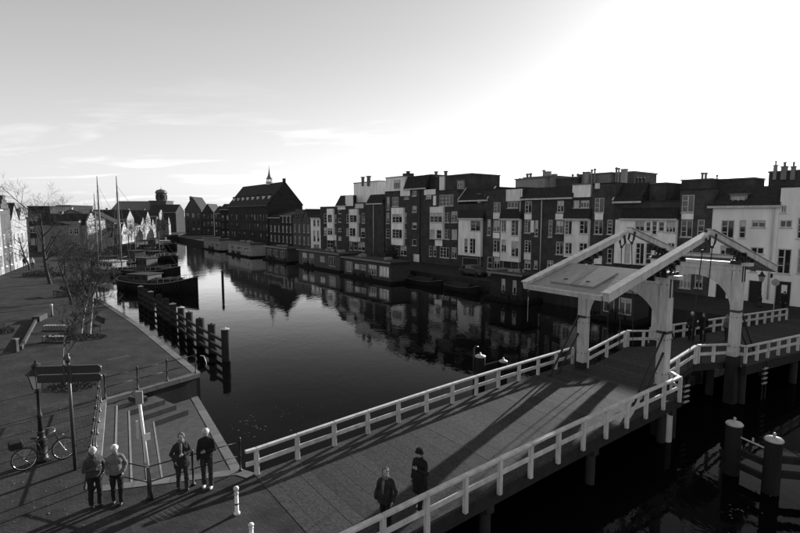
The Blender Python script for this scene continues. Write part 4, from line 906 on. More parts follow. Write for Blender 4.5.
# two piles beside the left railing
for (x, yt, yb, r, lab) in ((479.5, 357, 392, .27, 'dark capped pile with a bent pipe beside the long railing'), (502.5, 362, 388, .22, 'dark capped pile just right of the pile with the pipe')):
    base = at(x, yb + 8, 0); h = zat(yt, base); t = thing('fender_pile', lab, 'pile', base); pl = pile(t, base, r, -1.5, h, 'timber_wet'); q = MB(); q.lathe([(r * 1.03, h + .003), (r * 1.05, h + .06), (r * .5, h + .12), (.05, h + .13), (.04, h + .24)], 12, (base.x, base.y, 0)); q.build('pile_cap', 'cap_metal', pl, True)
    if r > .25: q = MB(); c0 = base + V((-r - .05, 0, 0)); q.tube([c0 + UP * .2, c0 + UP * (h + .45), c0 + UP * (h + .55) + V((.08, 0, 0)), c0 + UP * (h + .52) + V((.22, 0, 0))], .04, 8); q.build('pipe', 'iron_worn', t, True)
    q = MB(); q.fbox(base, Ld.normalized(), UP.cross(Ld.normalized()), UP, -.1, 1.4 if r > .25 else .9, -.2, -.02, h - .75, h - .4); q.build('waling', 'timber_wet', t)
# white ladder rungs by the span
for (x, ya, yb, lab) in ((691.5, 386, 404, 'white-runged ladder hanging below the near leaf'), (769, 356, 374, 'white-runged ladder at the far portal pier')):
    P = CA + eb * 2.15 + nb * 2.0 + UP * 1.0 if x < 700 else CB + nb * 2.75 + eb * 1.9 + UP * .75
    zl = P.z; t = thing('ladder', lab, 'ladder', P)
    for k in (-.2, .2): q = MB(); q.tube([P + eb * k - UP * (1.2 if zl < .9 else .1), P + eb * k + UP * (1.25 if zl < .9 else 1.05)], .025, 6); q.build('stile', 'iron', t)
    for k in range(4): q = MB(); q.fbox(P + UP * (.1 + k * .26 if zl < .9 else k * .25), eb, nb, UP, -.22, .22, -.05, .06, 0, .04); q.build('rung', 'white_paint', t)

# ------------------------------------------------------------------ iron quay railings
def iron_fence(label, pts, rails=(.5, .95), hgt=1.0, m='iron', r=.03):
    root = thing('quay_railing', label, 'railing', pts[0], 'black iron railings round the steps')
    for p in pts:
        q = MB(); q.lathe([(.07, 0), (.07, .04), (r, .06), (r, hgt * .5 - .03), (r * 1.5, hgt * .5), (r, hgt * .5 + .03), (r, hgt - .05), (r * 1.6, hgt - .03), (r * 1.2, hgt), (r * 1.7, hgt + .05), (r * 1.2, hgt + .1), (.005, hgt + .12)], 10, V(p)); q.build('post', m, root, True)
    for z in rails:
        q = MB()
        for a, b in zip(pts, pts[1:]): q.tube([V(a) + UP * z, V(b) + UP * z], .018, 6)
        q.build('rail', m, root, True)
    return root
e1 = [lerp(TL, TR, t) - mn * .15 for t in (0.02, .33, .64, .97)]
iron_fence('iron railing along the back wall of the steps', [xy(p, QZ + .01) for p in e1])
e2 = [lerp(TL, BL, t) - ln * .15 for t in (.03, .18, .33, .48, .63, .78, .93)]
iron_fence('iron railing down the left side of the steps', [xy(p, QZ + .01) for p in e2], m='iron_worn')
pP = at(149, 499, QZ)
e3 = [lerp(BL, BR, .0), at(149, 499, QZ), at(193.5, 485, QZ), at(240.5, 471, QZ)]
iron_fence('iron railing at the front of the steps behind the four people', [xy(e3[0], QZ + .01), xy(e3[1], QZ + .01), xy(e3[2], QZ + .01), xy(e3[3], QZ + .01)])
# a loose curved handrail at the water corner
q = MB(); c0 = xy(TR, QZ); q.tube([c0 + V((.1, -.1, .95)), c0 + V((.35, -.3, .98)), c0 + V((.55, -.5, .7)), c0 + V((.5, -.45, .45))], .022, 6); tag(q.build('handrail', 'galvanised', None, True, c0), 'bent bright handrail end at the water corner of the back railing', 'handrail')

# pole with plates by the steps
pb0 = xy(pP, QZ); ph = zat(391, pP) - QZ
sp = thing('sign_pole', 'pale pole with edge-on sign plates at the front railing', 'sign pole', pb0)
LEAN = V((-.20, .0, 0)); PO = V((.09, -.02, 0))
q = MB(); q.tube([pb0 + PO, pb0 + PO + LEAN * .3 + UP * ph * .3], .045, 12); q.build('lower_pole', 'iron_worn', sp, True)
q = MB(); q.tube([pb0 + PO + LEAN * .3 + UP * (ph * .3 + .003), pb0 + PO + LEAN + UP * (ph - .3)], .04, 12); q.build('upper_pole', 'sign_light', sp, True)
q = MB(); q.fbox(pb0 + V((.09, -.02, 0)) + LEAN, V((.95, .3, 0)).normalized(), V((.3, -.95, 0)).normalized(), UP, -.09, .09, -.04, .04, ph - .36, ph); q.build('sign_box', 'grey_clad', sp)
q = MB(); dv = V((-.93, .36, 0)).normalized(); PQ = pb0 + LEAN; q.prism([PQ + V((.0, 0, ph - .34)), PQ + dv * .28 + UP * (ph - .34), PQ + dv * .36 + UP * (ph - .27), PQ + dv * .28 + UP * (ph - .2), PQ + UP * (ph - .2)], V((.02, .04, 0))); q.build('arrow_plate', 'sign_dark', sp)
q = MB(); q.fbox(pb0 + V((.09, -.02, 0)) + LEAN, V((.8, .6, 0)), V((.6, -.8, 0)), UP, .05, .22, .06, .075, ph * .55, ph * .55 + .2); q.build('small_plate', 'sign_light', sp)
q = MB(); q.fbox(pb0 + V((.09, -.02, 0)) + LEAN, V((.8, .6, 0)), V((.6, -.8, 0)), UP, -.12, -.06, -.04, .05, ph * .58, ph * .58 + .5); q.build('plate_bracket', 'galvanised', sp)

# bollards
for (x, y, yt, lab) in ((237, 514, 486, 'white-topped bollard at the start of the bridge'), (251.5, 541, 523, 'second bollard at the bridge, cut by the lower picture edge')):
    b0 = at(x, y, QZ); h = min(zat(yt, b0) - QZ, .95); t = thing('bollard', lab, 'bollard', b0, 'bollards at the bridge foot')
    q = MB(); q.lathe([(.085, 0), (.085, .05), (.055, .08), (.05, h * .7)], 12, b0); q.build('post', 'sign_light', t, True)
    q = MB(); q.lathe([(.06, h * .7 + .002), (.065, h * .74), (.05, h * .78), (.05, h * .84), (.07, h * .87), (.075, h * .92), (.06, h * .97), (.01, h)], 12, b0); q.build('head', 'white_paint', t, True)
    q = MB(); q.lathe([(.053, h * .3), (.053, h * .4)], 12, b0); q.build('band', 'iron', t, True)
b0 = at(16, 352, QZ); t = thing('bollard', 'short square bollard standing on the open quay', 'bollard', b0); q = MB(); q.box((b0.x - .13, b0.y - .13, QZ), (b0.x + .13, b0.y + .13, QZ + .75)); bevel(q.build('post', 'concrete', t), .03); q = MB(); q.box((b0.x - .15, b0.y - .15, QZ + .752), (b0.x + .15, b0.y + .15, QZ + .82)); q.build('cap', 'stone_edge', t)
b0 = at(52, 316, QZ); t = thing('bollard', 'pale slim post beside the dark paving strips', 'bollard', b0); q = MB(); q.lathe([(.09, 0), (.09, .8), (.11, .82), (.1, .95), (.02, 1.0)], 12, b0); q.build('post', 'cap_metal', t, True); q = MB(); q.lathe([(.13, 0), (.13, .06)], 12, b0); q.build('foot', 'iron', t)

# street lamps
def lamp(label, b0, h, m='iron'):
    t = thing('street_lamp', label, 'street lamp', b0); lz = h - .95
    q = MB(); q.lathe([(.2, 0), (.2, .12), (.15, .16), (.15, .7), (.17, .74), (.12, .82), (.1, .95), (.12, 1.0), (.085, 1.05)], 12, b0); q.build('base', m, t, True)
    q = MB(); q.lathe([(.075, 1.05), (.06, lz * .6), (.08, lz * .61), (.08, lz * .64), (.055, lz * .66), (.045, lz - .15), (.09, lz - .12), (.05, lz - .05), (.12, lz)], 12, b0); q.build('column', m, t, True)
    lt = MB(); N = 6
    for k in range(N):
        a0, a1 = 2 * math.pi * k / N, 2 * math.pi * (k + 1) / N
        for a_ in (a0,): lt.tube([b0 + V((math.cos(a_) * .13, math.sin(a_) * .13, lz)), b0 + V((math.cos(a_) * .25, math.sin(a_) * .25, lz + .5))], .014, 5)
        lt.tube([b0 + V((math.cos(a0) * .25, math.sin(a0) * .25, lz + .5)), b0 + V((math.cos(a1) * .25, math.sin(a1) * .25, lz + .5))], .018, 5)
    la = lt.build('lantern', m, t)
    for k in range(N):
        a0, a1 = 2 * math.pi * k / N, 2 * math.pi * (k + 1) / N; g = MB()
        g.add([b0 + V((math.cos(a0) * .125, math.sin(a0) * .125, lz + .01)), b0 + V((math.cos(a1) * .125, math.sin(a1) * .125, lz + .01)), b0 + V((math.cos(a1) * .243, math.sin(a1) * .243, lz + .49)), b0 + V((math.cos(a0) * .243, math.sin(a0) * .243, lz + .49))], [(0, 1, 2, 3)]); g.build('lantern_pane', 'lamp_glass', la)
    q = MB(); q.lathe([(.31, lz + .5), (.3, lz + .54), (.17, lz + .66), (.12, lz + .68), (.12, lz + .76), (.15, lz + .78), (.07, lz + .84), (.03, lz + .88), (.045, lz + .92), (.01, h)], 12, b0); q.build('lantern_roof', m, la)
    return t
b0 = at(43, 461, QZ); lamp('classic black lantern on a cast column, with a bicycle leaning on it', b0, zat(360, b0) - QZ)
b0 = rowpt(764.5, 2.6) + UP * QZ; lamp('classic lantern in front of the white building at the right', b0, zat(271, b0) - QZ)
# finger post
b0 = at(75.5, 470, QZ); h = zat(356, b0) - QZ; t = thing('finger_post', 'dark finger post with two long stacked direction boards', 'signpost', b0)
q = MB(); q.lathe([(.055, 0), (.05, h * .5), (.045, h - .2)], 12, b0); q.build('pole', 'iron_worn', t, True); q = MB(); q.lathe([(.07, h - .2), (.07, h - .05), (.03, h), (.05, h + .06), (.01, h + .1)], 10, b0); q.build('finial', 'iron_worn', t, True)
sdv = V((1, .10, 0)).normalized(); sn = V((sdv.y, -sdv.x, 0))
for k, z_ in enumerate((h - .42, h - .7)):
    q = MB(); N = 8; A0, A1, hh = -.92, .98, .125
    pr = [(A0, -hh), (A1 - .08, -hh), (A1, -hh * .5), (A1, hh * .5), (A1 - .08, hh), (A0, hh)]
    q.prism([b0 + sdv * u + UP * (z_ + v) + sn * .06 for u, v in pr], -sn * .09); bevel(q.build('direction_board', 'sign_dark', t), .01)
for s in (-1, 1): q = MB(); q.fbox(b0, sdv, sn, UP, s * .1 - .03, s * .1 + .03, .062, .075, h - .86, h - .26); q.build('bracket', 'iron_worn', t)
# traffic signs far right
b0 = rowpt(779, 3.2) + UP * QZ; t = thing('traffic_sign', 'round traffic sign with a pale plate in front of the white building', 'traffic sign', b0)
q = MB(); q.tube([b0, b0 + UP * 2.7], .035, 8); q.build('pole', 'galvanised', t); q = MB(); q.prism([b0 + er * (.3 * math.cos(k * math.pi / 10)) + UP * (2.35 + .3 * math.sin(k * math.pi / 10)) + nr * .05 for k in range(20)], nr * .02); q.build('disc', 'grey_clad', t)
q = MB(); q.fbox(b0, er, nr, UP, .45, .85, .05, .07, 1.5, 2.2); q.build('plate', 'sign_light', t); q = MB(); q.tube([b0 + er * .65, b0 + er * .65 + UP * 2.2], .03, 8); q.build('plate_pole', 'galvanised', t)

# ------------------------------------------------------------------ bicycle
def bicycle(label, b0, dv, lean=.0, m='bike_paint'):
    t = thing('bicycle', label, 'bicycle', b0); dv = V((dv[0], dv[1], 0)).normalized(); sd = V((dv.y, -dv.x, 0)); up_ = (UP + sd * lean).normalized()
    P = lambda x, z, y=0: V(b0) + dv * x + up_ * z + sd * y
    R = .35
    for x, nm in ((-.53, 'wheel'), (.55, 'wheel')):
        c_ = (x, R); ring = [P(x + R * math.cos(k * math.pi / 12), R + R * math.sin(k * math.pi / 12)) for k in range(25)]
        q = MB(); q.tube([P(x, R, -.05), P(x, R, .05)], .03, 8)
        for k in range(14): a_ = k * 2 * math.pi / 14; q.tube([P(x, R), P(x + .32 * math.cos(a_), R + .32 * math.sin(a_))], .003, 3, False)
        wh = q.build('wheel', 'chrome', t)
        q = MB(); q.tube([P(x + (R - .012) * math.cos(k * math.pi / 12), R + (R - .012) * math.sin(k * math.pi / 12)) for k in range(25)], .02, 6, False); q.build('tyre', 'rubber', wh, True)
        q = MB(); q.tube([P(x + (R - .035) * math.cos(k * math.pi / 12), R + (R - .035) * math.sin(k * math.pi / 12)) for k in range(25)], .014, 6, False); q.build('rim', 'chrome', wh, True)
        q = MB(); q.tube([P(x + (R + .035) * math.cos(a_), R + (R + .035) * math.sin(a_)) for a_ in [(.2 + k * .27) * 1.0 for k in range(10)]], .016, 5); q.build('mudguard', m, t)
    fr_ = MB(); bb = (0.0, .3); seat = (-.17, .82); head = (.36, .88); hl = (.4, .68)
    for a, b in ((bb, seat), (seat, head), (bb, hl), (head, hl)): fr_.tube([P(*a), P(*b)], .018, 8)
    for y in (-.05, .05): fr_.tube([P(*bb, y * .6), P(-.53, R, y)], .01, 6); fr_.tube([P(-.15, .76, y * .4), P(-.53, R, y)], .01, 6); fr_.tube([P(*hl, y * .6), P(.5, .45, y), P(.55, R, y)], .012, 6)
    fr_.build('frame', m, t)
    q = MB(); q.tube([P(*head), P(.33, 1.02), P(.34, 1.06)], .014, 8); q.tube([P(.15, 1.06, -.27), P(.3, 1.08, -.2), P(.36, 1.06, 0), P(.3, 1.08, .2), P(.15, 1.06, .27)], .012, 8); q.build('handlebar', 'chrome', t, True)
    q = MB(); q.ell(P(-.22, .95), (.13, .1, .04)); q.tube([P(*seat), P(-.2, .93)], .014, 8); q.build('saddle', 'leather', t, True)
    q = MB(); q.tube([P(-.2, .72, -.06), P(-.85, .74, -.06), P(-.85, .74, .06), P(-.2, .72, .06)], .01, 6); q.tube([P(-.8, .74, .06), P(-.56, .37, .05)], .008, 5); q.tube([P(-.8, .74, -.06), P(-.56, .37, -.05)], .008, 5); q.build('carrier', m, t)
    q = MB(); q.fbox(P(-.72, .77), dv, sd, up_, -.18, .18, -.14, .14, 0, .22); bevel(q.build('carrier_box', 'cloth_dark', t), .03)
    q = MB(); q.tube([P(.52, .82, .0), P(.58, .82, 0)], .04, 8); q.build('headlight', 'chrome', t)
    q = MB(); q.lathe([(.1, -.01), (.1, .01)], 12); c2 = MB(); c2.tube([P(0, .3, -.1), P(0, .3, .1)], .02, 6); c2.tube([P(0, .3, .1), P(.1, .16, .1)], .01, 6); c2.tube([P(0, .3, -.1), P(-.1, .44, -.1)], .01, 6); c2.fbox(P(.1, .16, .14), dv, sd, up_, -.05, .05, -.04, .04, -.012, .012); c2.fbox(P(-.1, .44, -.14), dv, sd, up_, -.05, .05, -.04, .04, -.012, .012); c2.build('pedals', 'iron', t)
    return t
wA = at(26, 470, QZ); wB = at(64, 459, QZ); bicycle('black bicycle leaning on the lantern column', (wA + wB) / 2, wB - wA, -.10)

# ------------------------------------------------------------------ benches and bits on the quay
def bench(label, b0, dv):
    t = thing('bench', label, 'bench', b0); dv = V((dv[0], dv[1], 0)).normalized(); n = V((dv.y, -dv.x, 0)); b0 = V(b0)
    for k in range(4): q = MB(); q.fbox(b0, dv, n, UP, -.85, .85, -.22 + k * .12, -.12 + k * .12, .43, .47); q.build('seat_slat', 'timber_dark', t)
    for k in range(3): q = MB(); q.fbox(b0, dv, (n + UP * -.25).normalized(), (UP + n * -.25).normalized(), -.85, .85, -.36, -.32, .5 + k * .13, .6 + k * .13); q.build('back_slat', 'timber_dark', t)
    for s in (-.6, .6):
        q = MB(); q.tube([b0 + dv * s + n * .22, b0 + dv * s + n * .22 + UP * .42, b0 + dv * s - n * .25 + UP * .42, b0 + dv * s - n * .28], .03, 6); q.tube([b0 + dv * s - n * .25 + UP * .4, b0 + dv * s - n * .46 + UP * .9], .025, 6); q.build('leg', 'iron', t)
bench('dark bench under the twin-stemmed bare tree', at(93, 331, QZ), (.75, -.65))
bench('dark bench farther along the left quay', at(58, 296, QZ), (.75, -.65))
# dark slatted grids set in the paving
for (x0, y0, x1, y1, lab) in ((42, 327.5, 68, 331.5, 'upper'), (41, 338, 70, 343, 'lower')):
    a, b = at(x0, y1, QZ), at(x1, y0, QZ); t = thing('bicycle_rack', '%s low dark rack strip on the quay paving' % lab, 'rack', a)
    d = at(x1, y1, QZ) - a; d.z = 0; L = d.length; d.normalize(); n = V((-d.y, d.x, 0))
    q = MB(); q.fbox(a, d, n, UP, 0, L, 0, .5, 0.004, .06); q.build('base', 'timber_dark', t)
    for k in range(9): q = MB(); u = L * (k + .5) / 9; q.tube([a + d * u + UP * .05, a + d * u + UP * .4, a + d * u + n * .45 + UP * .4, a + d * u + n * .45 + UP * .05], .02, 5); q.build('hoop', 'iron', t)
for (x, y, sz, lab) in ((118, 358, .6, 'long iron drain grate in the quay near the back railing'), (52, 405, .4, 'square iron cover in the paving left of the finger post'), (170, 512, .45, 'square iron cover in the paving before the standing people')):
    a = at(x, y, QZ); t = thing('drain_cover', lab, 'drain cover', a); q = MB(); q.fbox(a, tdir, V((-tdir.y, tdir.x, 0)), UP, -sz, sz, -.22, .22, -.05, .006); q.build('frame', 'iron_worn', t)
    for k in range(6): q = MB(); q.fbox(a, tdir, V((-tdir.y, tdir.x, 0)), UP, -sz + .06 + k * sz * .32, -sz + .06 + k * sz * .32 + sz * .16, -.18, .18, .0065, .011); q.build('bar', 'iron', t)
# raised kerb line of a ramp
ka, kb, kc = at(21, 350, QZ), at(36, 322, QZ), at(44, 318, QZ); t = thing('low_wall', 'low pale concrete kerb wall crossing the left quay', 'low wall', ka)
q = MB(); q.bar(ka + UP * .12, kb + UP * .12, .14, .24); q.build('kerb', 'concrete', t); q = MB(); q.bar(kb + UP * .2, kc + UP * .2, .5, .4); q.build('end_block', 'concrete', t)

# ------------------------------------------------------------------ bare trees and shrubs
def tree(label, b0, h, spread=.5, seed=1, stems=1, m='bark', levels=4, r0=.1, first=.3, twig=.006, name='bare_tree', nb_=5, upw=.5):
    rr = random.Random(seed); t = thing(name, label, 'tree', b0, 'bare trees on the left quay'); b0 = V(b0)
    tr = MB(); cr = MB()
    def branch(p, d, L, r, lev, mb):
        n = 4; pts = [p]; rs = [r]; q = p.copy(); dd = d.copy()
        for i in range(n):
            dd = (dd + V((rr.uniform(-1, 1), rr.uniform(-1, 1), rr.uniform(-.4, 1) * upw)) * .16).normalized(); q = q + dd * (L / n); pts.append(q.copy()); rs.append(max(r * (1 - .6 * (i + 1) / n), twig))
        mb.tube(pts, rs, 6 if lev < 2 else (4 if lev < 3 else 3), False)
        if lev >= levels: return
        for k in range(nb_ if lev > 0 else nb_ + 2):
            f = rr.uniform(first if lev == 0 else .25, 1.0); i = min(int(f * n), n - 1); pt = lerp(pts[i], pts[i + 1], f * n - i)
            ax = (pts[i + 1] - pts[i]).normalized(); o = ax.orthogonal().normalized(); a_ = rr.uniform(0, 2 * math.pi); o = Matrix.Rotation(a_, 3, ax) @ o
            nd = (ax * rr.uniform(.35, .9) + o * rr.uniform(.5, 1.1) * spread * 2 * .8 + UP * .15).normalized()
            branch(pt, nd, L * rr.uniform(.38, .62), max(rs[i] * rr.uniform(.4, .6), twig), lev + 1, cr)
    for s in range(stems):
        p = b0 + (V((rr.uniform(-.2, .2), rr.uniform(-.2, .2), 0)) if stems == 1 else V((.55 * (s - .5), .1 * s, 0)))
        branch(p - UP * .05, V((rr.uniform(-.06, .06), rr.uniform(-.06, .06), 1)).normalized(), h * .72, r0, 0, tr)
    tr.build('trunk', m, t, True); cr.build('crown', 'bark_dark', t, True); return t
TREES = [('slender young bare tree beside the finger post', at(68, 386, QZ), 4.4, .4, 3, 1, .05, 4), ('twin-stemmed bare tree with pale trunks beside the bench', at(84, 336, QZ), 5.4, .5, 5, 2, .12, 5),
         ('bushy bare tree behind the twin-stemmed one', at(72, 305, QZ), 5.6, .5, 8, 1, .12, 5), ('tallest bare tree, rising above the grey block', at(50, 284, QZ), 11.5, .6, 12, 1, .2, 5),
         ('bare tree beside the quay edge near the moored boats', at(98, 298, QZ), 3.8, .55, 21, 1, .08, 4), ('bare tree farther back between the boats and the street', at(64, 276, QZ), 5.6, .55, 33, 1, .13, 4),
         ('bare tree at the foot of the sunlit left row', at(30, 270, QZ), 7.0, .7, 44, 1, .13, 4)]
for lab, b, h, sp_, sd_, stn, r_, lv in TREES: tree(lab, b, h, sp_, sd_, stn, 'bark' if sd_ in (3, 5) else 'bark_dark', 4, r_, nb_=6 if lv == 5 else 5)
for k, (u, hh) in enumerate(((2, 7.5), (14, 6.5), (27, 7.0), (41, 6.8), (58, 7.5), (76, 7.0))):
    p = V((-67, 112, QZ)) + V((-29, 110, 0)).normalized() * u + V((-.9, -.2, 0)); tree('small bare tree before the far white houses, %s from the near end' % ('first', 'second', 'third', 'fourth', 'fifth', 'sixth')[k], p, hh, .7, 70 + k, 1, 'bark_dark', 3, .12, twig=.02, nb_=6)
p = aty(3, 245, 95); tree('bare tree top rising behind the left-edge house', (p.x, p.y, QZ), 11.5, .5, 55, 1, 'bark_dark', 4, .22)
def shrub(label, b0, rx, ry, rz, seed, n=500, leaf=.07):
    rr = random.Random(seed); t = thing('shrub', label, 'shrub', b0); b0 = V(b0); q = MB(); s_ = MB()
    for i in range(n):
        a_ = rr.uniform(0, 6.283); r_ = math.sqrt(rr.random()); z_ = rr.random() ** 1.3 * rz * (1.15 - r_ * .8); p = b0 + V((math.cos(a_) * r_ * rx, math.sin(a_) * r_ * ry, z_ + .02)); d = V((rr.uniform(-1, 1), rr.uniform(-1, 1), rr.uniform(-.2, 1))).normalized(); e = d.orthogonal().normalized() * leaf * .4
        q.add([p - e, p + d * leaf, p + e, p - d * leaf * .4], [(0, 1, 2, 3)])
    for i in range(24):
        a_ = rr.uniform(0, 6.283); r_ = rr.random(); s_.tube([b0 + V((math.cos(a_) * r_ * rx * .5, math.sin(a_) * r_ * ry * .5, -.02)), b0 + V((math.cos(a_) * r_ * rx, math.sin(a_) * r_ * ry, rz * rr.uniform(.5, 1.05)))], .006, 3)
    q.build('leaves', 'leaf_dark', t); s_.build('stems', 'bark_dark', t); return t
shrub('low plant bed round the young tree behind the finger post', at(71, 387, QZ), 1.1, .7, .2, 4, 700)
shrub('low dark plant bed under the twin-stemmed tree', at(83, 338, QZ), 1.5, .9, .22, 6, 900, .08)
shrub('dark bushes at the quay corner by the boats', at(88, 292, QZ), 2.2, 1.2, .8, 9, 1500, .12)
shrub('small pale-tipped bush at the left picture edge', at(2, 333, QZ), .7, .7, .6, 13, 300, .1)
shrub('dark bushes by the far left street', at(44, 276, QZ), 2.8, 1.2, .9, 19, 1500, .14)
shrub('creeper bush at the foot of the slanted-attic house', rowpt(391, .9) + UP * QZ, 1.3, .7, 3.0, 23, 1600, .16)

#SECTION-BOATS
# ------------------------------------------------------------------ boats
def hull(mb, P, dv, L, B, fb, sheer=.5, z0=-.4):
    dv = V((dv[0], dv[1], 0)).normalized(); sd = V((dv.y, -dv.x, 0)); N = 14; sec = []
    for i in range(N + 1):
        t = i / N; x = -L / 2 + L * t; bw_ = B / 2 * (min(1, (t / .14) ** .5) if t < .14 else (min(1, ((1 - t) / .24) ** .55) if t > .76 else 1)); bw_ = max(bw_, .05); z1 = fb + sheer * ((2 * t - 1) ** 2) * (1.0 if t > .5 else .6)
        sec.append([V(P) + dv * x + sd * y + UP * z for y, z in ((-bw_ * .75, z0), (-bw_, z0 + .5), (-bw_ * 1.02, z1), (bw_ * 1.02, z1), (bw_, z0 + .5), (bw_ * .75, z0))])
    k = len(mb.v)
    for s in sec: mb.v += s
    for i in range(N):
        for j in range(5): a = k + i * 6 + j; mb.f.append((a, a + 1, a + 7, a + 6))
    mb.f.append(tuple(k + j for j in range(6))); mb.f.append(tuple(k + N * 6 + j for j in range(6))[::-1]); return sec
def boat(label, x, y, dv, L, B, fb, hm='hull_black', cabins=(), mast=None, sheer=.5, name='moored_barge', cat='boat', boom=False, bow=True):
    P = at(x, y, 0); t = thing(name, label, cat, P, 'boats moored by the left quay'); dv = V((dv[0], dv[1], 0)).normalized(); sd = V((dv.y, -dv.x, 0))
    q = MB(); sec = hull(q, P, dv, L, B, fb, sheer); h = q.build('hull', hm, t, True)
    q = MB()
    for s in (2, 3): q.tube([a[s] + UP * .03 for a in sec], .07, 5)
    q.build('gunwale', 'hull_grey' if hm == 'hull_black' else 'hull_black', h)
    for (u0, u1, wd, z1, m, nw) in cabins:
        q = MB(); q.fbox(P, dv, sd, UP, u0, u1, -wd / 2, wd / 2, fb - .05, fb + z1); cb = bevel(q.build('cabin', m, t), .05)
        q = MB(); q.fbox(P, dv, sd, UP, u0 - .15, u1 + .15, -wd / 2 - .15, wd / 2 + .15, fb + z1 + .002, fb + z1 + .09); q.build('cabin_roof', 'boat_white' if m == 'boat_white' else 'boat_deck', cb)
        for k in range(nw):
            uc = lerp(u0, u1, (k + .5) / nw); hw = (u1 - u0) / nw * .34
            for s in (-1, 1):
                q = MB(); q.fbox(P, dv, sd, UP, uc - hw, uc + hw, s * (wd / 2 + .003), s * (wd / 2 + .02), fb + z1 * .45, fb + z1 * .85); q.build('window', 'window_glass', cb)
    if mast:
        for (mx, my, r) in mast:
            kx = (mx - 400) / F * 1.004; u = (kx * P.y - P.x) / (dv.x - kx * dv.y); u = max(-L * .45, min(L * .42, u)); hm_ = zat(my, P + dv * u)
            p = P + dv * u; q = MB(); q.tube([p + UP * (fb - .1), p + UP * (hm_ * .55), p + UP * (hm_ * .9), p + UP * hm_], [r, r * .9, r * .55, r * .3], 8); ms = q.build('mast', 'mast_wood', t, True)
            q = MB()
            for tgt in (P + dv * L * .48 + UP * (fb + sheer), P - dv * L * .45 + UP * fb, p + sd * B * .48 + UP * fb, p - sd * B * .48 + UP * fb): q.tube([p + UP * hm_ * .9, tgt], .022, 3, False)
            q.build('rigging', 'rope', ms)
            if boom: q = MB(); q.tube([p + UP * (fb + 1.9) + dv * 1.0, p - dv * L * .5 + UP * (fb + 1.2)], .1, 6); q.build('boom', 'mast_wood', ms)
    # hatch boards, fenders, rail, rudder head
    if L > 9 and not mast or L > 12:
        for k in range(5): q = MB(); u = -L * .02 + k * .75; q.prism([P + dv * u - sd * B * .3 + UP * fb, P + dv * u + sd * B * .3 + UP * fb, P + dv * u + sd * B * .28 + UP * (fb + .4), P + dv * u + UP * (fb + .62), P + dv * u - sd * B * .28 + UP * (fb + .4)], dv * .7); q.build('hatch_board', 'boat_deck', t)
    for k in range(4):
        a = sec[3 + k * 3][3]; q = MB(); q.tube([a + UP * .05, a - UP * .35 + sd * .1], .012, 4); c_ = a - UP * .6 + sd * .12; q.tube([c_ + dv * .26 * math.cos(i_ * math.pi / 5) + UP * .26 * math.sin(i_ * math.pi / 5) for i_ in range(11)], .09, 6, False); q.build('tyre_fender', 'rubber', t, True)
    q = MB()
    for a in sec[9:14]: q.tube([a[3], a[3] + UP * .6], .018, 5); q.tube([a[2], a[2] + UP * .6], .018, 5)
    for sx_ in (2, 3): q.tube([a[sx_] + UP * .6 for a in sec[9:14]], .015, 5)
    q.build('bow_rail', 'galvanised', t)
    q = MB(); e_ = sec[0][2] * .5 + sec[0][3] * .5; q.fbox(e_, dv, sd, UP, -.5, .0, -.06, .06, -1.2, .5); q.tube([e_ + UP * .45, e_ + UP * .6 + dv * 1.6], .05, 6); q.build('rudder', 'timber_dark', t)
    q = MB(); bp_ = P + dv * L * .36; q.tube([bp_ + UP * (fb + .1) - sd * .3, bp_ + UP * (fb + .5) - sd * .3], .08, 8); q.tube([bp_ + UP * (fb + .1) + sd * .3, bp_ + UP * (fb + .5) + sd * .3], .08, 8); q.tube([bp_ + UP * (fb + .35) - sd * .6, bp_ + UP * (fb + .35) + sd * .6], .09, 8); q.build('windlass', 'iron', t)
    return t
boat('large black barge with raised bow pointing right, nearest of the moored boats', 158, 291, (.96, -.29), 12.0, 3.6, 1.1, cabins=((-3.5, -.4, 2.4, 1.0, 'boat_cabin', 3), (1.0, 3.0, 2.0, .5, 'hull_black', 0)), sheer=.9)
boat('dark barge with small wheelhouse, behind the large black one', 147, 276.5, (.93, -.36), 13.5, 3.8, 1.0, cabins=((-1.0, 1.2, 2.2, 1.9, 'boat_cabin', 3), (2.2, 5.0, 2.4, .5, 'hull_black', 0)), sheer=.8, mast=((121, 176, .17),))
boat('cabin boat with a white windowed deckhouse near the quay trees', 116, 275, (.9, -.44), 9.5, 3.2, .9, 'hull_grey', cabins=((-2.2, 1.0, 2.4, 1.3, 'boat_white', 4),), mast=((95, 214, .1),))
boat('sailing barge with the tallest mast and a lowered boom, in the middle of the boats', 118, 267.5, (.85, -.53), 15, 4.0, .9, cabins=((-4.5, -1.5, 2.8, 1.0, 'boat_cabin', 3),), mast=((102, 176, .18), (98, 193, .14)), boom=True)
boat('sailing barge with thin mast, farthest up the canal', 160, 259.5, (.8, -.6), 13, 3.6, .8, cabins=((-3.5, -.5, 2.6, .9, 'boat_cabin', 3),), mast=((160, 231, .1),))
boat('small dark workboat tied behind the barges', 140, 263, (.85, -.53), 9, 3.2, .8, cabins=((-2.5, .2, 2.2, 1.6, 'boat_cabin', 3),), mast=((136, 218, .1),))
boat('dark barge in front of the white far-bank houses, left one', 150, 253, (.7, -.71), 14, 3.8, .9, cabins=((-4, -1, 2.6, 1.0, 'boat_cabin', 3),), mast=((146, 222, .1),))
boat('dark barge in front of the white far-bank houses, right one', 167, 247.5, (.6, -.8), 14, 3.8, .9, cabins=((-4, -1, 2.6, 1.0, 'boat_white', 3),))
boat('dark tug tied up beside the far-left street', 92, 266, (.75, -.66), 11, 3.4, 1.0, cabins=((-2, 1, 2.4, 1.7, 'boat_cabin', 3),), mast=((89, 221, .1),))
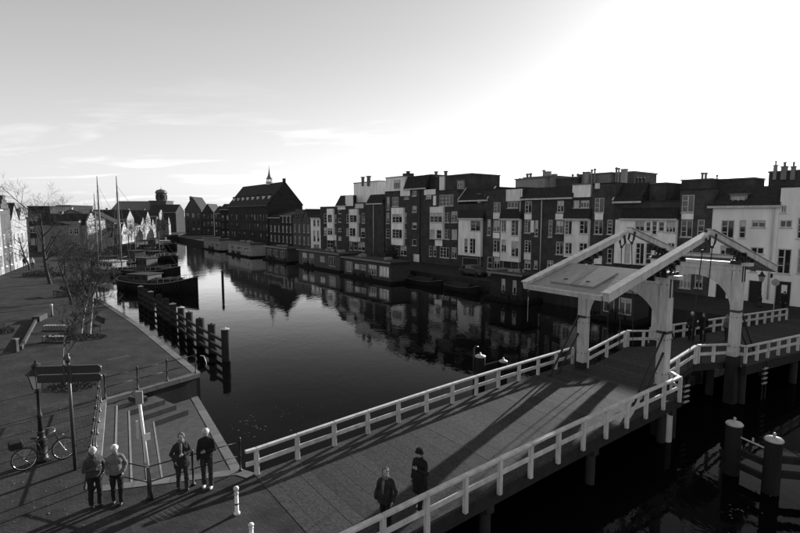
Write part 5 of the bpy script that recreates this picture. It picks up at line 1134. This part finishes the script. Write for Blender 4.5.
# houseboats below the houses
def houseboat(label, x0, x1, of, z1, m, wins, rm='boat_deck', dp=4.2, fb=.35):
    o = xy(PA, 0); u0 = uz(x0, 270, of)[0]; u1 = uz(x1, 270, of)[0]; t = thing('houseboat', label, 'houseboat', o + er * (u0 + u1) / 2 + nr * of, 'houseboats along the right bank')
    q = MB(); q.fbox(o, er, nr, UP, u0 - .6, u1 + .6, of - dp - .4, of + .5, -.5, fb); bevel(q.build('pontoon', 'hull_black', t), .06)
    holes = []
    for a, b, za, zb in wins: holes.append((lerp(u0, u1, a), lerp(u0, u1, b), fb + za, fb + zb))
    q = MB(); wall_holes(q, o, er, nr, u0, u1, fb + .002, fb + z1, holes, of)
    P = lambda u, d, z: o + er * u + nr * d + UP * z
    for u in (u0, u1): q.add([P(u, of, fb), P(u, of - dp, fb), P(u, of - dp, fb + z1), P(u, of, fb + z1)], [(0, 1, 2, 3)])
    q.add([P(u0, of - dp, fb), P(u1, of - dp, fb), P(u1, of - dp, fb + z1), P(u0, of - dp, fb + z1)], [(0, 1, 2, 3)]); q.build('wall', m, t)
    q = MB(); q.fbox(o, er, nr, UP, u0 - .3, u1 + .3, of - dp - .2, of + .35, fb + z1 + .003, fb + z1 + .2); rf = q.build('roof', rm, t)
    q = MB(); q.fbox(o, er, nr, UP, u0 - .33, u1 + .33, of + .352, of + .39, fb + z1 + .02, fb + z1 + .24); q.build('eaves_board', 'grey_clad', rf)
    for h in holes: window(t, o, er, nr, *h, max(1, round((h[1] - h[0]) / .7)), 1, of, sill=False)
    hr_ = random.Random(int(x0))
    for k in range(4):
        u = lerp(u0, u1, hr_.uniform(.05, .95)); q = MB(); q.fbox(o, er, nr, UP, u - .3, u + .3, of + .1, of + .34, fb + .003, fb + .3); pt_ = q.build('planter', 'timber_dark', t); q = MB()
        for _ in range(60): p_ = P(u + hr_.uniform(-.3, .3), of + hr_.uniform(.08, .38), fb + .3 + hr_.random() * .5); d_ = V((hr_.uniform(-1, 1), hr_.uniform(-1, 1), hr_.uniform(0, 1))).normalized() * .12; e_ = d_.orthogonal().normalized() * .05; q.add([p_ - e_, p_ + d_, p_ + e_], [(0, 1, 2)])
        q.build('plants', 'leaf_dark', pt_)['kind'] = 'stuff'
    q = MB(); n_ = 7
    for k in range(n_ + 1): u = lerp(u0 - .5, u1 + .5, k / n_); q.tube([P(u, of + .44, fb), P(u, of + .44, fb + .75)], .02, 5)
    q.tube([P(u0 - .5, of + .44, fb + .75), P(u1 + .5, of + .44, fb + .75)], .018, 5); q.build('deck_rail', 'iron', t)
    for k in range(3):
        u = lerp(u0, u1, hr_.uniform(.1, .9)); q = MB(); q.fbox(o, er, nr, UP, u - .35, u + .35, of - dp * .7, of - dp * .4, fb + z1 + .203, fb + z1 + .203 + hr_.uniform(.15, .45)); q.build('roof_box', 'grey_clad', rf)
    q = MB(); P0 = P(lerp(u0, u1, .7), of - dp / 2, fb + z1 + .2); q.lathe([(.1, 0), (.1, .7), (.16, .72), (.16, .85), (.03, .95)], 8, P0); q.build('stove_pipe', 'iron', rf)
    return t
W4 = [(.04, .2, .4, 2.0), (.25, .36, 1.0, 1.8), (.38, .5, 1.0, 1.8), (.55, .72, .5, 2.0), (.77, .96, .5, 2.0)]
houseboat('long houseboat with white-framed windows below the flue-topped house', 344, 391, 14.4, 2.5, 'boat_cabin', W4, dp=3.4)
houseboat('dark houseboat with broad flat roof left of the long one', 299, 340, 13.0, 2.6, 'boat_cabin', [(.1, .22, .5, 2.2), (.28, .4, .5, 2.2), (.55, .66, 1.0, 2.0), (.75, .9, .5, 2.2)], dp=3.6)
houseboat('dark houseboat below the warehouse', 266, 288, 13.0, 2.4, 'boat_cabin', [(.1, .3, .6, 2.0), (.4, .6, .6, 2.0), (.7, .9, .6, 2.0)], dp=3.4)
houseboat('pale houseboat at the canal bend', 229, 252, 14.0, 2.6, 'grey_clad', [(.12, .26, .8, 1.8), (.4, .55, .8, 1.8), (.7, .9, .6, 1.8)], dp=3.4)
houseboat('pale low houseboat beyond the bend, farthest of the houseboats', 205, 221, 13.5, 2.6, 'grey_clad', [(.12, .3, .8, 1.7), (.45, .6, .8, 1.7), (.72, .9, .6, 1.7)], dp=3.4)
houseboat('low houseboat with two tall pale windows by the counterweight', 491, 522, 12.2, 2.6, 'brick_old', [(.36, .48, .5, 2.1), (.72, .84, .5, 2.1)], dp=3.0)
houseboat('dark houseboat behind the portal with pale boarded windows', 602, 636, 12.6, 2.4, 'brick_old', [(.08, .42, .4, 1.9), (.55, .92, .4, 1.9)], dp=2.6)
for (x, y, lab, L) in ((425, 293, 'covered dark sloop below the wide-windowed apartments', 7.0), (462, 297, 'open dark sloop left of the low houseboat', 6.0), (408, 287, 'small grey sloop at the end of the long houseboat', 5.0)):
    P = xy(PA, 0) + er * uz(x, y, 11.0)[0] + nr * 11.0; t = thing('moored_sloop', lab, 'boat', P); q = MB(); sec = hull(q, P, er, L, 2.0, .6, .35); q.build('hull', 'hull_black', t, True); q = MB()
    for s in (2, 3): q.tube([a[s] + UP * .03 for a in sec], .05, 5)
    q.build('gunwale', 'boat_cabin', t); q = MB(); q.prism([P - er * L * .25 - nr * .8 + UP * .62, P - er * L * .25 + nr * .8 + UP * .62, P - er * L * .25 + UP * 1.15], er * L * .5); q.build('canvas_cover', 'cloth_dark', t)
# parked cars on the street in front of the garage
def car(label, p, dv, m):
    t = thing('parked_car', label, 'car', p, 'cars parked in front of the row'); dv = V(dv).normalized(); sd = V((dv.y, -dv.x, 0)); P = V(p)
    prof = [(-2.05, .32), (-2.1, .75), (-1.95, .92), (-1.6, .98), (-1.15, 1.42), (.35, 1.44), (1.05, 1.0), (1.85, .86), (2.08, .7), (2.08, .32)]
    q = MB(); q.prism([P + dv * u + UP * z - sd * .82 for u, z in prof], sd * 1.64); b = bevel(q.build('body', m, t), .08, 2)
    for s in (-1, 1):
        q = MB(); q.prism([P + dv * u + UP * z + sd * s * .822 for u, z in ((-1.4, 1.0), (-1.08, 1.36), (.3, 1.38), (.85, 1.02))], sd * s * .01); q.build('side_window', 'window_glass', b)
        for u in (-1.3, 1.3):
            q = MB(); q.tube([P + dv * u + sd * s * .66 + UP * .32, P + dv * u + sd * s * .85 + UP * .32], .32, 14); q.build('wheel', 'rubber', t)
car('dark hatchback parked below the tall white bay', rowpt(474, 6.5) + UP * QZ, er, 'bike_paint')
car('grey car parked beside the dark hatchback', rowpt(505, 6.5) + UP * QZ, er, 'hull_grey')

#SECTION-PEOPLE
# ------------------------------------------------------------------ people
dg = None
def remesh(mb, name, m, parent, vox, extra=None, it=4):
    ob = mb.build('tmp', m); md = ob.modifiers.new('r', 'REMESH'); md.mode = 'VOXEL'; md.voxel_size = vox
    if name in ('jacket', 'coat', 'trousers', 'hair'):
        tx = bpy.data.textures.get('folds_' + name) or bpy.data.textures.new('folds_' + name, 'CLOUDS'); tx.noise_scale = .05 if name == 'hair' else .11; tx.noise_depth = 3
        dm = ob.modifiers.new('d', 'DISPLACE'); dm.texture = tx; dm.texture_coords = 'LOCAL'; dm.strength = .05 if name == 'hair' else .04; dm.mid_level = .5
    sm = ob.modifiers.new('s', 'SMOOTH'); sm.factor = .5; sm.iterations = it
    bpy.context.view_layer.update(); ev = ob.evaluated_get(bpy.context.evaluated_depsgraph_get()); me = bpy.data.meshes.new_from_object(ev); me.name = name
    bpy.data.objects.remove(ob)
    if extra and extra.v:
        bm = bmesh.new(); bm.from_mesh(me); tmp = extra.mesh('t', m); bm.from_mesh(tmp); bm.to_mesh(me); bm.free(); bpy.data.meshes.remove(tmp)
    for p in me.polygons: p.use_smooth = True
    o = bpy.data.objects.new(name, me); COL.objects.link(o); o.parent = parent; ORG[o.name] = V((0, 0, 0)); return o
def person(label, loc, face, h=1.75, top='cloth_dark', legs='denim', hair='hair_white', shoes='leather', coat=0.0, long_hair=False, hat=None, arms=('hang', 'hang'), stride=0.06, bulk=1.0, scarf=None, headturn=0.0, bald=False, bag=None, lean=0.0):
    t = thing('person', label, 'person', (0, 0, 0)); s = h / 1.75; X = lambda *p: V(p) * s
    hipz = .93; kn = .5
    feet = [(-.1, stride), (.1, -stride)]
    sh = [X(-.158 * bulk, -.0 + lean * .4, 1.375), X(.158 * bulk, lean * .4, 1.375)]
    el, wr = [], []
    for i, sg in enumerate((-1, 1)):
        k = arms[i]
        if k == 'hang': e_, w_ = X(sg * .215 * bulk, -.03, 1.12), X(sg * .21 * bulk, .05, .88)
        elif k == 'pocket': e_, w_ = X(sg * .245 * bulk, -.08, 1.13), X(sg * .18 * bulk, .09, .95)
        elif k == 'fold': e_, w_ = X(sg * .22 * bulk, .04, 1.13), X(sg * .02, .19, 1.15)
        elif k == 'phone': e_, w_ = X(sg * .25 * bulk, .06, 1.14), X(sg * .1, .26, 1.3)
        elif k == 'swing': e_, w_ = X(sg * .27 * bulk, .07, 1.14), X(sg * .24, .24, .97)
        el.append(e_); wr.append(w_)
    nk = X(0, .0 + lean * .45, 1.5); hd = X(0, .03 + lean * .55, 1.635)
    Rh = Matrix.Rotation(headturn, 3, 'Z')
    b = MB()   # body
    b.ell(hd, (.078 * s, .095 * s, .115 * s), 14, 10); b.ell(hd + Rh @ X(0, .02, -.05), (.058 * s, .075 * s, .07 * s)); b.ell(hd + Rh @ X(0, .1, -.015), (.014 * s, .022 * s, .024 * s), 8, 6)
    for sg in (-1, 1): b.ell(hd + Rh @ X(sg * .08, -.005, -.01), (.014 * s, .022 * s, .032 * s), 8, 6)
    b.caps(nk - UP * .06 * s, nk + UP * .06 * s, .056 * s, .052 * s)
    b.ell(X(0, lean * .3, 1.27), (.165 * s, .11 * s, .2 * s)); b.ell(X(0, 0, 1.02), (.15 * s, .11 * s, .16 * s))
    for i in range(2):
        b.caps(sh[i], el[i], .05 * s, .042 * s); b.caps(el[i], wr[i], .041 * s, .028 * s); fx, fy = feet[i]; sg = (-1, 1)[i]
        b.caps(X(sg * .09, 0, hipz), X(fx, fy * .6 + .02, kn), .08 * s, .055 * s); b.caps(X(fx, fy * .6 + .02, kn), X(fx, fy, .08), .052 * s, .038 * s)
    fing = MB()
    for i, sg in enumerate((-1, 1)):
        d = (wr[i] - el[i]).normalized(); o = d.cross(UP); o = o.normalized() if o.length > .1 else V((0, 1, 0)); c_ = wr[i] + d * .05 * s
        side = V((0, 1, 0)) if arms[i] in ('hang', 'pocket') else V((0, 0, 1)); side = (side - d * side.dot(d)).normalized(); cu = d.cross(side)
        b.ell(c_, (.032 * s, .036 * s, .045 * s), 8, 6)
        for k, (of, L) in enumerate(((-.027, .062), (-.009, .075), (.009, .08), (.027, .07))):
            p0_ = c_ + side * of * s + d * .03 * s; fing.tube([p0_, p0_ + d * L * .5 * s, p0_ + d * L * .85 * s + cu * .02 * s * -sg], [.009 * s, .0085 * s, .006 * s], 6)
        p0_ = c_ + side * .03 * s; fing.tube([p0_ - d * .01 * s, p0_ + side * .025 * s + d * .02 * s, p0_ + side * .03 * s + d * .05 * s], [.011 * s, .01 * s, .007 * s], 6)
    body = remesh(b, 'body', 'skin', t, .014 * s, fing)
    for sg in (-1, 1):
        e = MB(); e.ell(hd + Rh @ X(sg * .03, .089, .008), (.016 * s, .01 * s, .009 * s), 6, 4); e.build('eye', 'hair_dark', t)
        e = MB(); e.ell(hd + Rh @ X(sg * .03, .09, .03), (.02 * s, .009 * s, .004 * s), 6, 4); e.build('eyebrow', hair, t)
    e = MB(); e.ell(hd + Rh @ X(0, .092, -.058), (.024 * s, .008 * s, .006 * s), 6, 4); e.build('mouth', 'cloth_mid', t)
    # trousers
    q = MB(); q.ell(X(0, 0, .98), (.172 * s * bulk, .132 * s * bulk, .13 * s), 14, 8)
    for i in range(2):
        fx, fy = feet[i]; sg = (-1, 1)[i]; q.caps(X(sg * .09, 0, hipz - .02), X(fx, fy * .6 + .02, kn), .098 * s, .072 * s); q.tube([X(fx, fy * .6 + .02, kn), X(fx, fy * .9, .25), X(fx, fy, .07)], [.072 * s, .064 * s, .068 * s], 12)
    remesh(q, 'trousers', legs, t, .015 * s, it=1)
    # jacket
    q = MB(); tb_ = bulk
    q.ell(X(0, lean * .35, 1.3), (.182 * s * tb_, .135 * s * tb_, .19 * s), 16, 10); q.ell(X(0, lean * .15, 1.1), (.172 * s * tb_, .135 * s * tb_, .2 * s), 16, 10); q.ell(X(0, lean * .4, 1.43), (.12 * s * tb_, .085 * s, .06 * s)); [q.caps(X(0, lean * .4, 1.47), sh[i] + UP * .012, .055 * s, .056 * s) for i in (0, 1)]
    q.lathe([(.172 * s * tb_, .9 * s - coat * .3), (.172 * s * tb_, 1.12 * s)], 18, sy=.78)
    if coat: q.lathe([(.205 * s * tb_, (.93 - coat) * s), (.2 * s * tb_, (.94 - coat * .4) * s), (.18 * s * tb_, 1.1 * s)], 18, sy=.85)
    q.lathe([(.075 * s, 1.46 * s), (.068 * s, 1.53 * s)], 12, X(0, lean * .42, 0))
    for i in range(2): q.caps(sh[i], el[i], .06 * s, .053 * s); q.caps(el[i], wr[i], .053 * s, .043 * s)
    jk = remesh(q, 'coat' if coat else 'jacket', top, t, .015 * s, it=1)
    # hair
    q = MB()
    if bald: q.ell(hd + Rh @ X(0, -.034, .012), (.096 * s, .092 * s, .098 * s), 14, 8)
    else: q.ell(hd + Rh @ X(0, -.026, .028), (.098 * s, .102 * s, .104 * s), 16, 10)
    if long_hair: q.ell(hd + Rh @ X(0, -.06, -.09), (.09 * s, .065 * s, .17 * s), 14, 8)
    remesh(q, 'hair', hair, t, .012 * s, it=1)
    if hat:
        q = MB(); q.lathe([(.1 * s, .04 * s), (.105 * s, .06 * s), (.1 * s, .12 * s), (.06 * s, .155 * s), (.02 * s, .16 * s)], 16, hd); q.lathe([(.135 * s, .035 * s), (.105 * s, .055 * s)], 16, hd); q.build('hat', hat, t, True)
    if scarf: q = MB(); q.lathe([(.085 * s, 1.44 * s), (.1 * s, 1.48 * s), (.09 * s, 1.53 * s)], 12, X(0, lean * .42, 0)); q.tube([X(.03, .12 + lean * .4, 1.46), X(.04, .155 + lean * .3, 1.3), X(.04, .16, 1.12)], [.04 * s, .035 * s, .03 * s], 8); q.build('scarf', scarf, t, True)
    for i in range(2):
        fx, fy = feet[i]; q = MB(); q.ell(X(fx, fy + .05, .045), (.048 * s, .135 * s, .045 * s), 12, 6); q.ell(X(fx, fy - .02, .07), (.045 * s, .06 * s, .06 * s), 10, 6); remesh(q, 'shoe', shoes, t, .013 * s, it=2)
    if bag: q = MB(); q.ell(X(.26 * bulk, -.06, .98), (.06 * s, .16 * s, .15 * s), 12, 8); q.tube([X(.24 * bulk, -.06, 1.12), X(.1, .0, 1.5), X(-.1, -.12, 1.35)], .014 * s, 6); q.build('shoulder_bag', bag, t, True)
    t.location = V(loc); t.rotation_euler = (0, 0, face); return t
def facing(dx, dy): return math.atan2(dy, dx) - math.pi / 2
p = at(96, 506, QZ); person('white-haired man in a dark jacket, left of the pair by the steps', p, facing(.75, -.65), 1.74, 'cloth_mid', 'cloth_black', 'hair_white', arms=('pocket', 'fold'), bulk=1.15, stride=.04, bald=True, headturn=-.2)
p = at(118, 503, QZ); person('white-haired person in a pale grey jacket and dark trousers beside the dark-jacketed man', p, facing(.35, -.9), 1.72, 'cloth_grey', 'cloth_black', 'hair_white', arms=('pocket', 'pocket'), bulk=1.05, stride=.07, headturn=.4)
p = at(183, 489, QZ); person('person in a long dark coat with a light scarf by the railing', p, facing(.55, -.8), 1.74, 'cloth_dark', 'denim', 'hair_mid', coat=.22, arms=('fold', 'pocket'), scarf='cloth_grey', bulk=1.1, stride=.08, headturn=-.5)
p = at(208, 487, QZ); person('tall balding man in dark sweater, jeans and light shoes', p, facing(.2, -.95), 1.84, 'cloth_black', 'denim', 'hair_white', 'shoe_light', arms=('fold', 'hang'), stride=.05, bald=True, bulk=1.05)
p = at(420, 507, 1.62); p.z = rdz(p); person('walker in a long black coat and hat on the bridge', p, facing(-.6, -.75), 1.72, 'cloth_black', 'cloth_black', 'hair_dark', 'shoe_light', coat=.4, hat='cloth_black', arms=('phone', 'hang'), stride=.14, bulk=1.1, headturn=-.6)
p = at(386, 527, 1.58); p.z = rdz(p); person('long-haired walker in a dark patterned jacket on the bridge', p, facing(-.2, -.95), 1.68, 'cloth_dark', 'cloth_black', 'hair_mid', coat=.12, long_hair=True, arms=('swing', 'hang'), scarf='cloth_grey', stride=.12, bulk=1.05, headturn=.4, bag='leather')
def onfar(x, y):
    d = ray(x, y); lo, hi = .0, 1.0; P = at(x, y, 2.0)
    for _ in range(6): tt_ = max(0, min(1, (P - CB).dot(FD) / FL)); P = at(x, y, fz(tt_))
    return P
person('white-haired person in dark clothes, left of three on the far bridge', onfar(691, 341), facing(-.5, -.8), 1.76, 'cloth_dark', 'cloth_black', 'hair_white', arms=('hang', 'pocket'))
person('dark-clothed person in the middle of three on the far bridge', onfar(702.5, 342), facing(-.7, -.7), 1.74, 'cloth_black', 'cloth_black', 'hair_dark', arms=('pocket', 'pocket'))
person('person in a mid-grey jacket, right of three on the far bridge', onfar(726, 341), facing(-.9, -.3), 1.62, 'cloth_grey', 'denim', 'hair_mid', arms=('phone', 'hang'), stride=.12)
p = rowpt(789, 4.0) + UP * QZ; person('dark figure standing by the traffic sign at the right edge', p, facing(-1, -.2), 1.75, 'cloth_black', 'cloth_black', 'hair_dark', coat=.2)
p = at(25, 268, QZ); person('distant dark figure walking past the sunlit row', p, facing(.8, -.5), 1.75, 'cloth_dark', 'denim', 'hair_mid', stride=.15)
p = at(33, 268.5, QZ); person('distant figure in a pale coat on the left street', p, facing(.5, -.8), 1.7, 'cloth_light', 'denim', 'hair_mid', stride=.15)

# ------------------------------------------------------------------ leaves blown over the quay
rr = random.Random(9); q = MB()
for i in range(380):
    cx, cy, sx_, sy_ = rr.choice(((70, 392, 30, 10), (84, 340, 22, 6), (40, 440, 40, 30), (150, 372, 40, 8), (60, 470, 50, 40), (160, 515, 60, 10), (90, 352, 40, 14)))
    p = at(cx + rr.gauss(0, sx_), cy + rr.gauss(0, sy_), QZ + .008); a_ = rr.uniform(0, 6.28); s_ = rr.uniform(.012, .03)
    if p.y < 9 or (xy(p, 0) - xy(BL, 0)).dot(ln) > -.1 and (xy(p, 0) - xy(TL, 0)).dot(mn) > -.1: continue
    q.add([p + V((math.cos(a_) * s_ * 1.5, math.sin(a_) * s_ * 1.5, 0)), p + V((-math.sin(a_) * s_, math.cos(a_) * s_, .012)), p + V((-math.cos(a_) * s_ * 1.5, -math.sin(a_) * s_ * 1.5, .003)), p + V((math.sin(a_) * s_, -math.cos(a_) * s_, .006))], [(0, 1, 2, 3)])
fo = q.build('fallen_leaves', 'leaf_bits'); fo['kind'] = 'stuff'; fo['label'] = 'small fallen leaves scattered over the dark quay paving'; fo['category'] = 'leaves'
# ------------------------------------------------------------------ bits floating on the water
rr = random.Random(5); q = MB()
for i in range(90):
    cx, cy = rr.choice(((252, 432), (262, 420), (290, 405), (310, 412), (340, 395), (735, 510)))
    p = at(cx + rr.gauss(0, 14), cy + rr.gauss(0, 7), 0.006); a_ = rr.uniform(0, 6.28); s_ = rr.uniform(.012, .035)
    if (xy(p, 0) - xy(L0, 0)).dot(nL) < .3 and cx < 500: continue
    q.add([p + V((math.cos(a_) * s_ * 1.6, math.sin(a_) * s_ * 1.6, 0)), p + V((-math.sin(a_) * s_, math.cos(a_) * s_, .004)), p + V((-math.cos(a_) * s_ * 1.6, -math.sin(a_) * s_ * 1.6, 0)), p + V((math.sin(a_) * s_, -math.cos(a_) * s_, .004))], [(0, 1, 2, 3)])
fo = q.build('floating_leaves', 'leaf_bits'); fo['kind'] = 'stuff'; fo['label'] = 'pale fallen leaves drifting on the dark water'; fo['category'] = 'leaves'
